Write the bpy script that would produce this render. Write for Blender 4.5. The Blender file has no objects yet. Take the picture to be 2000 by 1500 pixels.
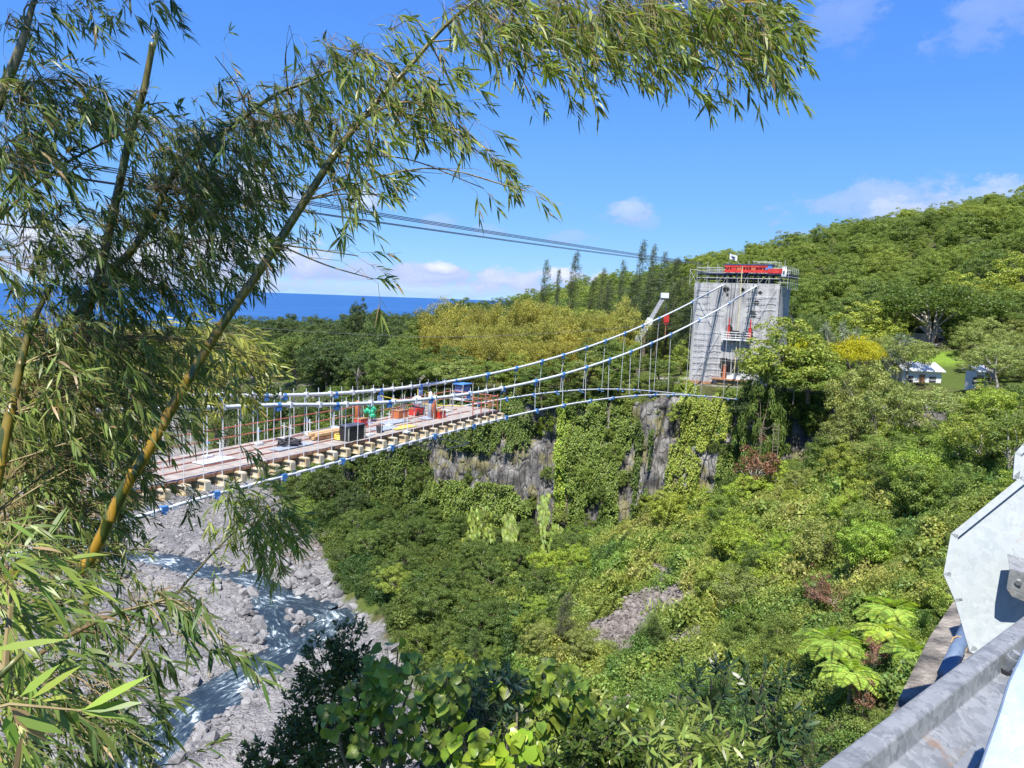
import bpy, math, random
import numpy as np
from mathutils import Vector, Matrix

# ------------------------------------------------------------------ camera, sky, sun, exposure
scene = bpy.context.scene
COL = scene.collection
F = 1502.0
_p = math.atan((750 - 583) / F); _phi = math.radians(2.07)
FWD = np.array([0, math.cos(_p), -math.sin(_p)])
_u0 = np.array([0, math.sin(_p), math.cos(_p)]); _r0 = np.array([1.0, 0, 0])
RGT = math.cos(_phi) * _r0 + math.sin(_phi) * _u0
UPV = -math.sin(_phi) * _r0 + math.cos(_phi) * _u0

def ray(u, v):
    return FWD + RGT * (u - 1000) / F - UPV * (v - 750) / F

def at(u, v, Y):
    d = ray(u, v)
    return d * Y / d[1]

def proj(P):
    P = np.asarray(P, float)
    z = P @ FWD
    return 1000 + F * (P @ RGT) / z, 750 - F * (P @ UPV) / z, z

cam_d = bpy.data.cameras.new('camera'); cam = bpy.data.objects.new('camera', cam_d); COL.objects.link(cam)
cam_d.sensor_width = 36; cam_d.lens = 36 * F / 2000; cam_d.clip_start = 0.05; cam_d.clip_end = 80000
M = Matrix(((RGT[0], UPV[0], -FWD[0], 0), (RGT[1], UPV[1], -FWD[1], 0), (RGT[2], UPV[2], -FWD[2], 0), (0, 0, 0, 1)))
cam.matrix_world = M
scene.camera = cam
scene.render.resolution_x = 1024; scene.render.resolution_y = 768

scene.view_settings.view_transform = 'Standard'; scene.view_settings.look = 'None'
scene.view_settings.gamma = 1; scene.view_settings.exposure = 1.0

SUN = np.array([-0.12, -0.48, 0.866]); SUN /= np.linalg.norm(SUN)
sun_d = bpy.data.lights.new('sun', 'SUN'); sun_d.energy = 4.9; sun_d.angle = math.radians(0.5); sun_d.color = (1.0, 0.95, 0.86)
sun = bpy.data.objects.new('sun', sun_d); COL.objects.link(sun)
sun.rotation_euler = Vector(SUN).to_track_quat('Z', 'Y').to_euler()

world = bpy.data.worlds.new('World'); scene.world = world; world.use_nodes = True
WT = world.node_tree; WT.nodes.clear()

def nd(nt, t, **kw):
    n = nt.nodes.new(t)
    for k, v in kw.items():
        if k.startswith('i_'):
            n.inputs[int(k[2:])].default_value = v
        else:
            setattr(n, k, v)
    return n

def mth(nt, op, a, b=None, c=None, clamp=False):
    n = nt.nodes.new('ShaderNodeMath'); n.operation = op; n.use_clamp = clamp
    for i, x in enumerate((a, b, c)):
        if x is None: continue
        if isinstance(x, (int, float)): n.inputs[i].default_value = x
        else: nt.links.new(x, n.inputs[i])
    return n.outputs[0]

def build_world():
    nt = WT; L = nt.links.new
    out = nd(nt, 'ShaderNodeOutputWorld'); bg = nd(nt, 'ShaderNodeBackground'); bg.inputs[1].default_value = 0.083
    sky = nd(nt, 'ShaderNodeTexSky', sky_type='NISHITA', sun_disc=False)
    sky.sun_elevation = math.asin(SUN[2]); sky.sun_rotation = math.atan2(SUN[0], SUN[1])
    sky.altitude = 200; sky.air_density = 1.0; sky.dust_density = 0.0; sky.ozone_density = 4.0
    tc = nd(nt, 'ShaderNodeTexCoord')
    vec = tc.outputs['Generated']
    sx = nd(nt, 'ShaderNodeSeparateXYZ'); L(vec, sx.inputs[0])
    rp = nd(nt, 'ShaderNodeValToRGB'); el = rp.color_ramp.elements
    el[0].position = 0.0; el[0].color = (1.75, 4.0, 6.9, 1); el[1].position = 1.0; el[1].color = (0.22, 0.95, 4.4, 1)
    for p_, c_ in ((0.10, (1.05, 3.05, 6.9, 1)), (0.25, (0.6, 2.2, 6.5, 1)), (0.45, (0.36, 1.5, 5.9, 1))):
        e = el.new(p_); e.color = c_
    L(sx.outputs[2], rp.inputs[0])
    hs = nd(nt, 'ShaderNodeMix', data_type='RGBA'); hs.inputs[0].default_value = 0.82; L(sky.outputs[0], hs.inputs[6]); L(rp.outputs[0], hs.inputs[7])
    nz = nd(nt, 'ShaderNodeTexNoise'); nz.inputs['Scale'].default_value = 24; nz.inputs['Detail'].default_value = 7; nz.inputs['Roughness'].default_value = 0.63
    mp = nd(nt, 'ShaderNodeMapping'); mp.inputs['Scale'].default_value = (1, 1, 1.7)
    L(vec, mp.inputs[0]); L(mp.outputs[0], nz.inputs['Vector'])
    col = hs.outputs[2]
    # (u, v, half-width, half-height, opacity, whiteness)
    blobs = [(1228, 410, 44, 30, .55, .55), (1262, 432, 34, 18, .3, .3), (1735, 398, 150, 46, .5, .3), (1745, 420, 55, 24, .45, .7),
             (1925, 385, 120, 34, .45, .6), (1600, 452, 80, 16, .3, .1), (590, 516, 80, 34, .95, .55), (560, 500, 40, 22, .9, .95), (705, 530, 85, 24, .8, .3),
             (852, 540, 110, 26, .9, .35), (862, 523, 40, 16, .9, .85), (1110, 536, 40, 20, .8, .9), (985, 548, 95, 24, .9, .5), (1105, 540, 50, 24, .95, 1.0), (1175, 545, 50, 14, .7, .9),
             (860, 434, 42, 16, .35, .3), (945, 450, 44, 16, .3, .2), (1105, 464, 56, 16, .35, .2), (500, 375, 40, 40, .95, .95), (560, 390, 60, 22, .5, .4),
             (710, 395, 34, 20, .6, .9), (430, 490, 150, 44, .95, .9), (220, 510, 180, 50, .9, .8), (60, 470, 100, 60, .6, .8), (1645, 30, 70, 50, .22, .5),
             (1930, 25, 70, 50, .28, .5), (820, 565, 400, 18, .45, .5), (300, 545, 320, 22, .6, .55)]
    for (u, v, ru, rv, op, wh) in blobs:
        d = ray(u, v); d = d / np.linalg.norm(d)
        kx = 1 / (ru / F); ky = 1 / (rv / F)
        a = nd(nt, 'ShaderNodeVectorMath', operation='DOT_PRODUCT'); L(vec, a.inputs[0]); a.inputs[1].default_value = tuple(RGT * kx)
        b = nd(nt, 'ShaderNodeVectorMath', operation='DOT_PRODUCT'); L(vec, b.inputs[0]); b.inputs[1].default_value = tuple(UPV * ky)
        c = nd(nt, 'ShaderNodeVectorMath', operation='DOT_PRODUCT'); L(vec, c.inputs[0]); c.inputs[1].default_value = tuple(d)
        x = mth(nt, 'SUBTRACT', a.outputs['Value'], float(d @ RGT) * kx)
        y = mth(nt, 'SUBTRACT', b.outputs['Value'], float(d @ UPV) * ky)
        r2 = mth(nt, 'SQRT', mth(nt, 'ADD', mth(nt, 'MULTIPLY', x, x), mth(nt, 'MULTIPLY', y, y)))
        q = mth(nt, 'ADD', mth(nt, 'SUBTRACT', 1.0, r2), mth(nt, 'MULTIPLY', mth(nt, 'SUBTRACT', nz.outputs[0], 0.47), 2.8))
        ms = nd(nt, 'ShaderNodeMapRange', interpolation_type='SMOOTHSTEP'); L(q, ms.inputs[0])
        ms.inputs[1].default_value = 0.0; ms.inputs[2].default_value = 0.62; ms.inputs[4].default_value = op
        front = mth(nt, 'GREATER_THAN', c.outputs['Value'], 0.5)
        fac = mth(nt, 'MULTIPLY', ms.outputs[0], front)
        # cloud tops catch the light, undersides stay mauve
        t = mth(nt, 'ADD', mth(nt, 'MULTIPLY', y, 0.35), mth(nt, 'MULTIPLY', q, 0.55), clamp=False)
        t = mth(nt, 'MULTIPLY', mth(nt, 'ADD', t, 0.15), wh, clamp=True)
        cm = nd(nt, 'ShaderNodeMix', data_type='RGBA'); L(t, cm.inputs[0])
        cm.inputs[6].default_value = (2.5, 3.25, 5.6, 1); cm.inputs[7].default_value = (7.3, 7.4, 7.7, 1)
        mx = nd(nt, 'ShaderNodeMix', data_type='RGBA'); L(fac, mx.inputs[0]); L(col, mx.inputs[6]); L(cm.outputs[2], mx.inputs[7])
        col = mx.outputs[2]
    L(col, bg.inputs[0]); L(bg.outputs[0], out.inputs[0])
build_world()

# ------------------------------------------------------------------ helpers
rng = np.random.default_rng(7); random.seed(7)

def tag(o, label=None, cat=None, group=None, kind=None):
    if label: o['label'] = label
    if cat: o['category'] = cat
    if group: o['group'] = group
    if kind: o['kind'] = kind
    return o

def empty(name, loc=(0, 0, 0)):
    o = bpy.data.objects.new(name, None); o.location = tuple(loc); o.empty_display_size = 0.2; COL.objects.link(o); return o

def thing(name, label, cat, loc=(0, 0, 0), group=None):
    return tag(empty(name, loc), label, cat, group)

def link(o, parent=None):
    COL.objects.link(o)
    if parent is not None:
        o.parent = parent
    return o

def np_mesh(name, V, Fs, mat=None, smooth=False):
    """V (N,3); Fs: one (M,k) array or a list of such arrays with different k."""
    me = bpy.data.meshes.new(name)
    if not isinstance(Fs, list): Fs = [Fs]
    V = np.ascontiguousarray(V, np.float32)
    me.vertices.add(len(V)); me.vertices.foreach_set('co', V.ravel())
    idx = np.concatenate([f.ravel() for f in Fs]).astype(np.int32)
    tot = np.concatenate([np.full(len(f), f.shape[1]) for f in Fs]).astype(np.int32)
    st = np.concatenate([[0], np.cumsum(tot)[:-1]]).astype(np.int32)
    me.loops.add(len(idx)); me.loops.foreach_set('vertex_index', idx)
    me.polygons.add(len(tot)); me.polygons.foreach_set('loop_start', st); me.polygons.foreach_set('loop_total', tot)
    if smooth: me.polygons.foreach_set('use_smooth', np.ones(len(tot), bool))
    me.update(calc_edges=True)
    if mat: me.materials.append(mat)
    return me

def np_obj(name, V, Fs, mat, parent=None, smooth=False):
    return link(bpy.data.objects.new(name, np_mesh(name, V, Fs, mat, smooth)), parent)

class MB:
    """collects boxes, tubes, prisms -> one mesh object (world coordinates, or local to a parent at `o`)"""
    def __init__(s): s.v = []; s.f = []
    def quad(s, a, b, c, d):
        n = len(s.v); s.v += [tuple(a), tuple(b), tuple(c), tuple(d)]; s.f.append((n, n + 1, n + 2, n + 3)); return s
    def box(s, c, h, X=(1, 0, 0), Y=(0, 1, 0), Z=(0, 0, 1)):
        c = np.array(c, float); X = np.array(X, float) * h[0]; Y = np.array(Y, float) * h[1]; Z = np.array(Z, float) * h[2]
        n = len(s.v)
        for k in range(8):
            s.v.append(tuple(c + X * (1 if k & 1 else -1) + Y * (1 if k & 2 else -1) + Z * (1 if k & 4 else -1)))
        for q in ((0, 2, 3, 1), (4, 5, 7, 6), (0, 1, 5, 4), (2, 6, 7, 3), (0, 4, 6, 2), (1, 3, 7, 5)):
            s.f.append(tuple(n + i for i in q))
        return s
    def bar(s, a, b, w, h, up=(0, 0, 1)):
        a = np.array(a, float); b = np.array(b, float); X = b - a; L = np.linalg.norm(X); X /= L
        Y = np.cross(up, X); Y /= np.linalg.norm(Y) + 1e-9; Z = np.cross(X, Y)
        return s.box((a + b) / 2, (L / 2, w / 2, h / 2), X, Y, Z)
    def tube(s, pts, r, sides=6, caps=True):
        pts = [np.array(p, float) for p in pts]
        if not hasattr(r, '__len__'): r = [r] * len(pts)
        n0 = len(s.v); ref = None
        for i, p in enumerate(pts):
            t = pts[min(i + 1, len(pts) - 1)] - pts[max(i - 1, 0)]; t = t / (np.linalg.norm(t) + 1e-9)
            if ref is None:
                ref = np.array([0, 0, 1.0]) if abs(t[2]) < 0.9 else np.array([1.0, 0, 0])
            a = np.cross(t, ref); a /= np.linalg.norm(a) + 1e-9; b = np.cross(a, t); ref = b
            for k in range(sides):
                an = 2 * math.pi * k / sides
                s.v.append(tuple(p + r[i] * (a * math.cos(an) + b * math.sin(an))))
        for i in range(len(pts) - 1):
            for k in range(sides):
                k2 = (k + 1) % sides
                s.f.append((n0 + i * sides + k, n0 + i * sides + k2, n0 + (i + 1) * sides + k2, n0 + (i + 1) * sides + k))
        if caps:
            s.f.append(tuple(n0 + k for k in range(sides))[::-1]); e = n0 + (len(pts) - 1) * sides
            s.f.append(tuple(e + k for k in range(sides)))
        return s
    def prism(s, poly, off):
        """closed polygon (3-D points) extruded by the vector off"""
        n = len(s.v); k = len(poly); off = np.array(off, float)
        s.v += [tuple(p) for p in poly] + [tuple(np.array(p) + off) for p in poly]
        s.f.append(tuple(range(n, n + k))[::-1]); s.f.append(tuple(range(n + k, n + 2 * k)))
        for i in range(k):
            j = (i + 1) % k; s.f.append((n + i, n + j, n + k + j, n + k + i))
        return s
    def ball(s, c, r, seg=8, rings=5, sc=(1, 1, 1)):
        n = len(s.v); c = np.array(c, float)
        for i in range(rings + 1):
            th = math.pi * i / rings
            for k in range(seg):
                ph = 2 * math.pi * k / seg
                s.v.append(tuple(c + r * np.array([math.sin(th) * math.cos(ph) * sc[0], math.sin(th) * math.sin(ph) * sc[1], math.cos(th) * sc[2]])))
        for i in range(rings):
            for k in range(seg):
                k2 = (k + 1) % seg
                s.f.append((n + i * seg + k, n + (i + 1) * seg + k, n + (i + 1) * seg + k2, n + i * seg + k2))
        return s
    def build(s, name, mat, parent=None, smooth=False):
        me = bpy.data.meshes.new(name); o = np.array(parent.location) if parent is not None and parent.parent is None else np.zeros(3)
        if parent is not None and parent.parent is not None: o = np.array(parent.parent.location)
        me.from_pydata([tuple(np.array(v) - o) for v in s.v], [], s.f); me.update()
        if smooth:
            for p in me.polygons: p.use_smooth = True
        me.materials.append(mat)
        return link(bpy.data.objects.new(name, me), parent)

def unit(v):
    v = np.asarray(v, float); return v / (np.linalg.norm(v, axis=-1, keepdims=True) + 1e-9)

# value noise
def _hash(ix, iy, seed):
    n = (ix.astype(np.int64) * 374761393 + iy.astype(np.int64) * 668265263 + seed * 1442695041) & 0x7fffffff
    n = ((n ^ (n >> 13)) * 1274126177) & 0x7fffffff
    return ((n ^ (n >> 16)) & 0xffff) / 65535.0

def vnoise(x, y, seed=0):
    x = np.asarray(x, float); y = np.asarray(y, float)
    ix = np.floor(x); iy = np.floor(y); fx = x - ix; fy = y - iy
    fx = fx * fx * (3 - 2 * fx); fy = fy * fy * (3 - 2 * fy)
    a = _hash(ix, iy, seed); b = _hash(ix + 1, iy, seed); c = _hash(ix, iy + 1, seed); d = _hash(ix + 1, iy + 1, seed)
    return (a * (1 - fx) + b * fx) * (1 - fy) + (c * (1 - fx) + d * fx) * fy

def fbm(x, y, seed=0, o=4):
    s = 0; a = 0.5; t = 0
    for i in range(o):
        s = s + a * vnoise(x, y, seed + i * 17); t += a; a *= 0.5; x = x * 2.03; y = y * 2.03
    return s / t - 0.5

# ------------------------------------------------------------------ materials
def mat_new(name):
    m = bpy.data.materials.new(name); m.use_nodes = True; nt = m.node_tree; nt.nodes.clear()
    out = nd(nt, 'ShaderNodeOutputMaterial'); return m, nt, out

def noise_mat(name, c1, c2, scale=3.0, rough=0.7, metal=0.0, bump=0.0, bscale=20.0, spec=0.5, detail=5, obj=False, ramp=(0.35, 0.65), stretch=None):
    m, nt, out = mat_new(name); L = nt.links.new
    b = nd(nt, 'ShaderNodeBsdfPrincipled'); b.inputs['Roughness'].default_value = rough; b.inputs['Metallic'].default_value = metal
    b.inputs['Specular IOR Level'].default_value = spec
    if obj:
        src = nd(nt, 'ShaderNodeTexCoord').outputs['Object']
    else:
        src = nd(nt, 'ShaderNodeNewGeometry').outputs['Position']
    if stretch:
        mp = nd(nt, 'ShaderNodeMapping'); mp.inputs['Scale'].default_value = stretch; L(src, mp.inputs[0]); src = mp.outputs[0]
    n = nd(nt, 'ShaderNodeTexNoise'); n.inputs['Scale'].default_value = scale; n.inputs['Detail'].default_value = detail; L(src, n.inputs['Vector'])
    r = nd(nt, 'ShaderNodeMapRange'); r.inputs[1].default_value = ramp[0]; r.inputs[2].default_value = ramp[1]; L(n.outputs[0], r.inputs[0])
    mx = nd(nt, 'ShaderNodeMix', data_type='RGBA'); L(r.outputs[0], mx.inputs[0]); mx.inputs[6].default_value = (*c1, 1); mx.inputs[7].default_value = (*c2, 1)
    L(mx.outputs[2], b.inputs['Base Color'])
    if bump:
        n2 = nd(nt, 'ShaderNodeTexNoise'); n2.inputs['Scale'].default_value = bscale; n2.inputs['Detail'].default_value = 4; L(src, n2.inputs['Vector'])
        bp = nd(nt, 'ShaderNodeBump'); bp.inputs['Strength'].default_value = bump; bp.inputs['Distance'].default_value = 0.1
        L(n2.outputs[0], bp.inputs['Height']); L(bp.outputs[0], b.inputs['Normal'])
    L(b.outputs[0], out.inputs[0])
    return m

def leaf_mat(name, color=None, color2=None, transl=0.36, hue=0.05, val=0.55, rough=0.5, patch=None, tip=None):
    """foliage: colour from the object's colour (or a fixed one), varied leaf by leaf; patch=(scale, colours) mixes plant kinds by place"""
    m, nt, out = mat_new(name); L = nt.links.new
    if color is None:
        oi = nd(nt, 'ShaderNodeObjectInfo'); c = oi.outputs['Color']
    else:
        n = nd(nt, 'ShaderNodeRGB'); n.outputs[0].default_value = (*color, 1); c = n.outputs[0]
        if color2:
            oi = nd(nt, 'ShaderNodeObjectInfo')
            mx = nd(nt, 'ShaderNodeMix', data_type='RGBA'); L(oi.outputs['Random'], mx.inputs[0]); mx.inputs[6].default_value = (*color, 1); mx.inputs[7].default_value = (*color2, 1); c = mx.outputs[2]
    g = nd(nt, 'ShaderNodeNewGeometry')
    if patch:
        n = nd(nt, 'ShaderNodeTexNoise'); n.inputs['Scale'].default_value = patch[0]; n.inputs['Detail'].default_value = 4; L(g.outputs['Position'], n.inputs['Vector'])
        r = nd(nt, 'ShaderNodeMapRange'); r.inputs[1].default_value = 0.42; r.inputs[2].default_value = 0.6; L(n.outputs[0], r.inputs[0])
        mx = nd(nt, 'ShaderNodeMix', data_type='RGBA'); L(r.outputs[0], mx.inputs[0]); L(c, mx.inputs[6]); mx.inputs[7].default_value = (*patch[1], 1); c = mx.outputs[2]
    rnd = g.outputs['Random Per Island']
    if tip:
        wn = nd(nt, 'ShaderNodeMath', operation='GREATER_THAN'); L(rnd, wn.inputs[0]); wn.inputs[1].default_value = tip[0]
        mx = nd(nt, 'ShaderNodeMix', data_type='RGBA'); L(wn.outputs[0], mx.inputs[0]); L(c, mx.inputs[6]); mx.inputs[7].default_value = (*tip[1], 1); c = mx.outputs[2]
    hs = nd(nt, 'ShaderNodeHueSaturation'); L(c, hs.inputs['Color'])
    L(mth(nt, 'ADD', mth(nt, 'MULTIPLY', mth(nt, 'SUBTRACT', rnd, 0.5), -hue), 0.5), hs.inputs['Hue'])
    r2 = mth(nt, 'FRACT', mth(nt, 'MULTIPLY', rnd, 37.7))
    L(mth(nt, 'ADD', mth(nt, 'MULTIPLY', r2, 2 * val), 1 - val), hs.inputs['Value'])
    b = nd(nt, 'ShaderNodeBsdfPrincipled'); b.inputs['Roughness'].default_value = rough; b.inputs['Specular IOR Level'].default_value = 0.35
    L(hs.outputs[0], b.inputs['Base Color'])
    t = nd(nt, 'ShaderNodeBsdfTranslucent')
    tm = nd(nt, 'ShaderNodeMix', data_type='RGBA', blend_type='MULTIPLY'); tm.inputs[0].default_value = 1; L(hs.outputs[0], tm.inputs[6]); tm.inputs[7].default_value = (1.5, 1.5, 0.7, 1)
    L(tm.outputs[2], t.inputs[0])
    mx = nd(nt, 'ShaderNodeMixShader'); mx.inputs[0].default_value = transl; L(b.outputs[0], mx.inputs[1]); L(t.outputs[0], mx.inputs[2])
    L(mx.outputs[0], out.inputs[0])
    return m

def plain(name, c, rough=0.6, metal=0.0, k=0.25, scale=4.0):
    c = np.array(c); return noise_mat(name, tuple(c * (1 - k)), tuple(np.minimum(c * (1 + k), 1)), scale=scale, rough=rough, metal=metal)

MAT = {}
MAT['leaf'] = leaf_mat('leaf')
MAT['bark'] = noise_mat('bark', (0.09, 0.07, 0.05), (0.2, 0.17, 0.13), scale=6, rough=0.9, bump=0.4, bscale=30)
MAT['palebark'] = noise_mat('pale_bark', (0.2, 0.18, 0.15), (0.4, 0.37, 0.33), scale=5, rough=0.9)
MAT['white_steel'] = noise_mat('galvanised_cable', (0.44, 0.47, 0.5), (0.6, 0.62, 0.64), scale=5, rough=0.45, metal=0.0)
MAT['steel'] = noise_mat('scaffold_steel', (0.32, 0.34, 0.32), (0.5, 0.5, 0.45), scale=3, rough=0.4, metal=0.3)
MAT['wire'] = plain('dark_wire', (0.06, 0.06, 0.08), 0.5)
MAT['blue'] = plain('blue_paint', (0.06, 0.19, 0.45), 0.5)
MAT['red'] = noise_mat('red_paint', (0.36, 0.022, 0.02), (0.52, 0.05, 0.035), scale=2, rough=0.45)
MAT['orange'] = noise_mat('orange_paint', (0.36, 0.1, 0.035), (0.5, 0.16, 0.06), scale=3, rough=0.5)
MAT['rail_red'] = noise_mat('faded_red_rail', (0.3, 0.075, 0.05), (0.42, 0.15, 0.1), scale=3, rough=0.6)
MAT['yellow'] = plain('yellow_plastic', (0.65, 0.5, 0.08), 0.5)
MAT['white'] = plain('white_paint', (0.6, 0.62, 0.63), 0.5, k=0.06)
MAT['black'] = plain('black_metal', (0.02, 0.02, 0.022), 0.5)
MAT['dark'] = plain('dark_gap', (0.035, 0.035, 0.04), 0.8)
MAT['navy'] = plain('navy_steel', (0.05, 0.06, 0.12), 0.5)
MAT['green'] = plain('green_plastic', (0.03, 0.4, 0.2), 0.5)
MAT['concrete'] = noise_mat('concrete', (0.2, 0.195, 0.18), (0.33, 0.32, 0.3), scale=1.2, rough=0.9, bump=0.3, bscale=12)
MAT['wood'] = noise_mat('timber_boards', (0.22, 0.19, 0.165), (0.36, 0.325, 0.295), scale=2.2, rough=0.85, bump=0.2, bscale=9, ramp=(0.3, 0.7))
MAT['cream'] = noise_mat('stained_cream_steel', (0.4, 0.3, 0.16), (0.56, 0.51, 0.4), scale=2.5, rough=0.6, ramp=(0.38, 0.6))
MAT['rust'] = noise_mat('rusty_steel', (0.22, 0.1, 0.05), (0.36, 0.2, 0.11), scale=3, rough=0.8)
MAT['tan'] = noise_mat('tan_boards', (0.42, 0.27, 0.12), (0.55, 0.38, 0.2), scale=2, rough=0.8)
# ------------------------------------------------------------------ terrain
CLIFF = np.array([(-800, 900), (-260, 420), (-140, 300), (-80, 215), (-48, 172), (-22, 146), (0, 134), (14, 130), (27, 124.5), (40, 117), (50, 111), (60, 104), (70, 94),
                  (78, 78), (82, 50), (84, 10), (84, -80)], float)
POLY = np.vstack([CLIFF, [(900, -80), (4000, 4000), (-4000, 4000)]])

def poly_inside(x, y, P):
    ins = np.zeros(x.shape, bool); n = len(P)
    for i in range(n):
        x1, y1 = P[i]; x2, y2 = P[(i + 1) % n]
        c = (y1 > y) != (y2 > y)
        with np.errstate(divide='ignore', invalid='ignore'):
            xi = (x2 - x1) * (y - y1) / (y2 - y1 + 1e-12) + x1
        ins ^= c & (x < xi)
    return ins

def line_dist(x, y, P):
    best = np.full(x.shape, 1e9)
    for i in range(len(P) - 1):
        a = P[i]; b = P[i + 1]; ab = b - a
        t = np.clip(((x - a[0]) * ab[0] + (y - a[1]) * ab[1]) / (ab @ ab), 0, 1)
        best = np.minimum(best, np.hypot(x - a[0] - t * ab[0], y - a[1] - t * ab[1]))
    return best

def rbf(pts):
    P = np.array(pts, float); n = len(P)
    A = np.linalg.norm(P[:, None, :2] - P[None, :, :2], axis=2)
    Mx = np.zeros((n + 1, n + 1)); Mx[:n, :n] = A + np.eye(n) * 0.5 * -1; Mx[n, :n] = 1; Mx[:n, n] = 1
    w = np.linalg.solve(Mx, np.append(P[:, 2], 0))
    def f(x, y):
        z = np.full(np.shape(x), w[n])
        for i in range(n):
            z = z + w[i] * np.hypot(x - P[i, 0], y - P[i, 1])
        return z
    return f

def pts(L, dz=0):
    return [tuple(at(u, v, Y) + np.array([0, 0, dz])) for u, v, Y in L]

LOW = pts([(900, 1085, 128), (980, 1085, 125), (1100, 1085, 121), (1250, 1040, 116), (1350, 1000, 112), (1450, 985, 108), (1520, 950, 106), (1620, 930, 99), (1720, 910, 92),
           (1850, 880, 80), (2000, 850, 70), (800, 1055, 132), (650, 1110, 124), (800, 1160, 110), (900, 1165, 108), (1000, 1165, 104), (1250, 1200, 85), (1250, 1350, 68),
           (1100, 1350, 74), (900, 1280, 86), (1000, 1280, 84), (760, 1260, 93), (1450, 1150, 80), (1450, 1300, 60), (1450, 1420, 48), (1630, 1150, 62), (1630, 1250, 50),
           (1700, 1400, 38), (1250, 1450, 58), (1800, 1200, 48), (1850, 1080, 55), (1780, 1000, 70), (1650, 1050, 76), (1550, 1480, 40), (720, 1080, 138), (1950, 1000, 55)])
LOW += [(0, 6, -9), (-6, 6, -9), (6, 8, -9.5), (0, 14, -20), (0, 22, -36), (-10, 10, -14), (-10, 25, -41), (14, 14, -14), (0, 35, -45), (-15, 40, -46), (22, 24, -16), (-25, 10, -22),
        (-30, 25, -44), (30, 20, -12), (40, 40, -14), (55, 60, -14), (75, 40, -9), (60, 10, -8), (20, 0, -6), (0, -10, -4), (8, 38, -40), (10, 48, -38),
        (-20, 95, -46), (-30, 113, -46), (-32, 74, -47), (-40, 100, -47), (-50, 130, -47), (-60, 155, -47), (-80, 172, -46), (-35, 50, -46), (-55, 80, -47), (-75, 120, -47), (-20, 60, -46),
        (-8, 68, -45.5), (-15, 85, -46), (-4, 60, -44), (-70, 50, -46), (-92, 60, -30), (-115, 60, -14), (-120, 130, -20), (-105, 130, -36), (-95, 178, -46), (-115, 225, -46),
        (-160, 300, -46), (-145, 190, -22), (-200, 290, -22), (-60, 18, -42), (-85, 10, -20), (-45, -10, -16), (-300, 430, -46), (-240, 440, -46), (-350, 420, -25), (-600, 600, -70), (-300, 100, -10),
        (-66, 166, -46), (-52, 150, -46), (-56, 165, -46), (-800, 1200, -165)]
UPP = pts([(2000, 378, 260), (1800, 440, 270), (1600, 475, 290), (1450, 500, 300), (1350, 530, 310), (1200, 548, 330), (1050, 568, 350), (2000, 520, 175), (1800, 560, 190), (1650, 600, 190),
           (1560, 575, 220)], -8)
UPP += [(36, 125, -12.6), (45, 120, -12.6), (30, 135, -12.6), (50, 140, -12.3), tuple(at(1790, 745, 118)), tuple(at(1960, 730, 98)), tuple(at(1830, 672, 150)), tuple(at(1830, 700, 138)), (60, 112, -13), (74, 98, -13), (90, 70, -11), (95, 30, -9),
        (110, 120, -7), (14, 135, -14.5), (0, 139, -16), (-20, 155, -18), (-50, 190, -22), (-90, 240, -24), (-150, 320, -28), (0, 175, -16), (20, 165, -14), (-30, 210, -19), (-60, 260, -20),
        (0, 250, -14), (30, 220, -10), (-100, 330, -22), (-220, 450, -36), (-40, 350, -18), (20, 330, -8), (-150, 600, -50), (0, 600, -30), (200, 600, 40), (-300, 1000, -105), (0, 1000, -95),
        (400, 900, 40), (-600, 1500, -168), (0, 1600, -168), (600, 1700, -60), (300, 300, 60), (300, 100, 60), (200, 60, 10), (1000, 800, 120), (1000, 2500, -168), (-1200, 2500, -168), (0, 2500, -168),
        (1500, 1500, 60), (160, 160, 25)]
f_low = rbf(LOW); f_upp = rbf(UPP)
RIVER = [(215, 1080), (273, 1090), (331, 1094), (406, 1118), (472, 1128), (516, 1146), (560, 1170), (600, 1180), (640, 1192)]
RIVER2 = [(525, 1160), (532, 1200), (548, 1236), (566, 1262)]
RIVER3 = [(640, 1192), (652, 1208), (632, 1228), (590, 1256), (534, 1288), (484, 1322), (430, 1350), (381, 1380), (345, 1415), (312, 1445), (270, 1490), (220, 1540)]
ZR = -45.0
def onriver(L): return np.array([(ray(u, v) * (ZR / ray(u, v)[2]))[:2] for u, v in L])
RV = [(onriver(RIVER), 2.7), (onriver(RIVER2), 2.5), (onriver(RIVER3), 3.3)]
RV[0] = (np.vstack([RV[0][0][0] + (-60, 25), RV[0][0][0] + (-25, 12), RV[0][0]]), 2.7)
RV[2] = (np.vstack([RV[2][0], RV[2][0][-1] + (-10, -14), RV[2][0][-1] + (-18, -40)]), 3.3)

def river_d(x, y):
    d = np.full(np.shape(x), 99.0)
    for P, w in RV:
        d = np.minimum(d, line_dist(x, y, P) / w)
    return d

TOE = np.array([(ray(u, v) * (ZR / ray(u, v)[2]))[:2] for u, v in [(520, 985), (560, 1030), (605, 1085), (632, 1130), (652, 1168), (700, 1205), (745, 1250), (800, 1330)]])
def toe_right(x, y):
    d = line_dist(x, y, TOE); xe = np.interp(-y, -TOE[:, 1], TOE[:, 0])
    return np.where((x > xe) & (y < TOE[0, 1]) & (y > TOE[-1, 1]), d, 0)

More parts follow.
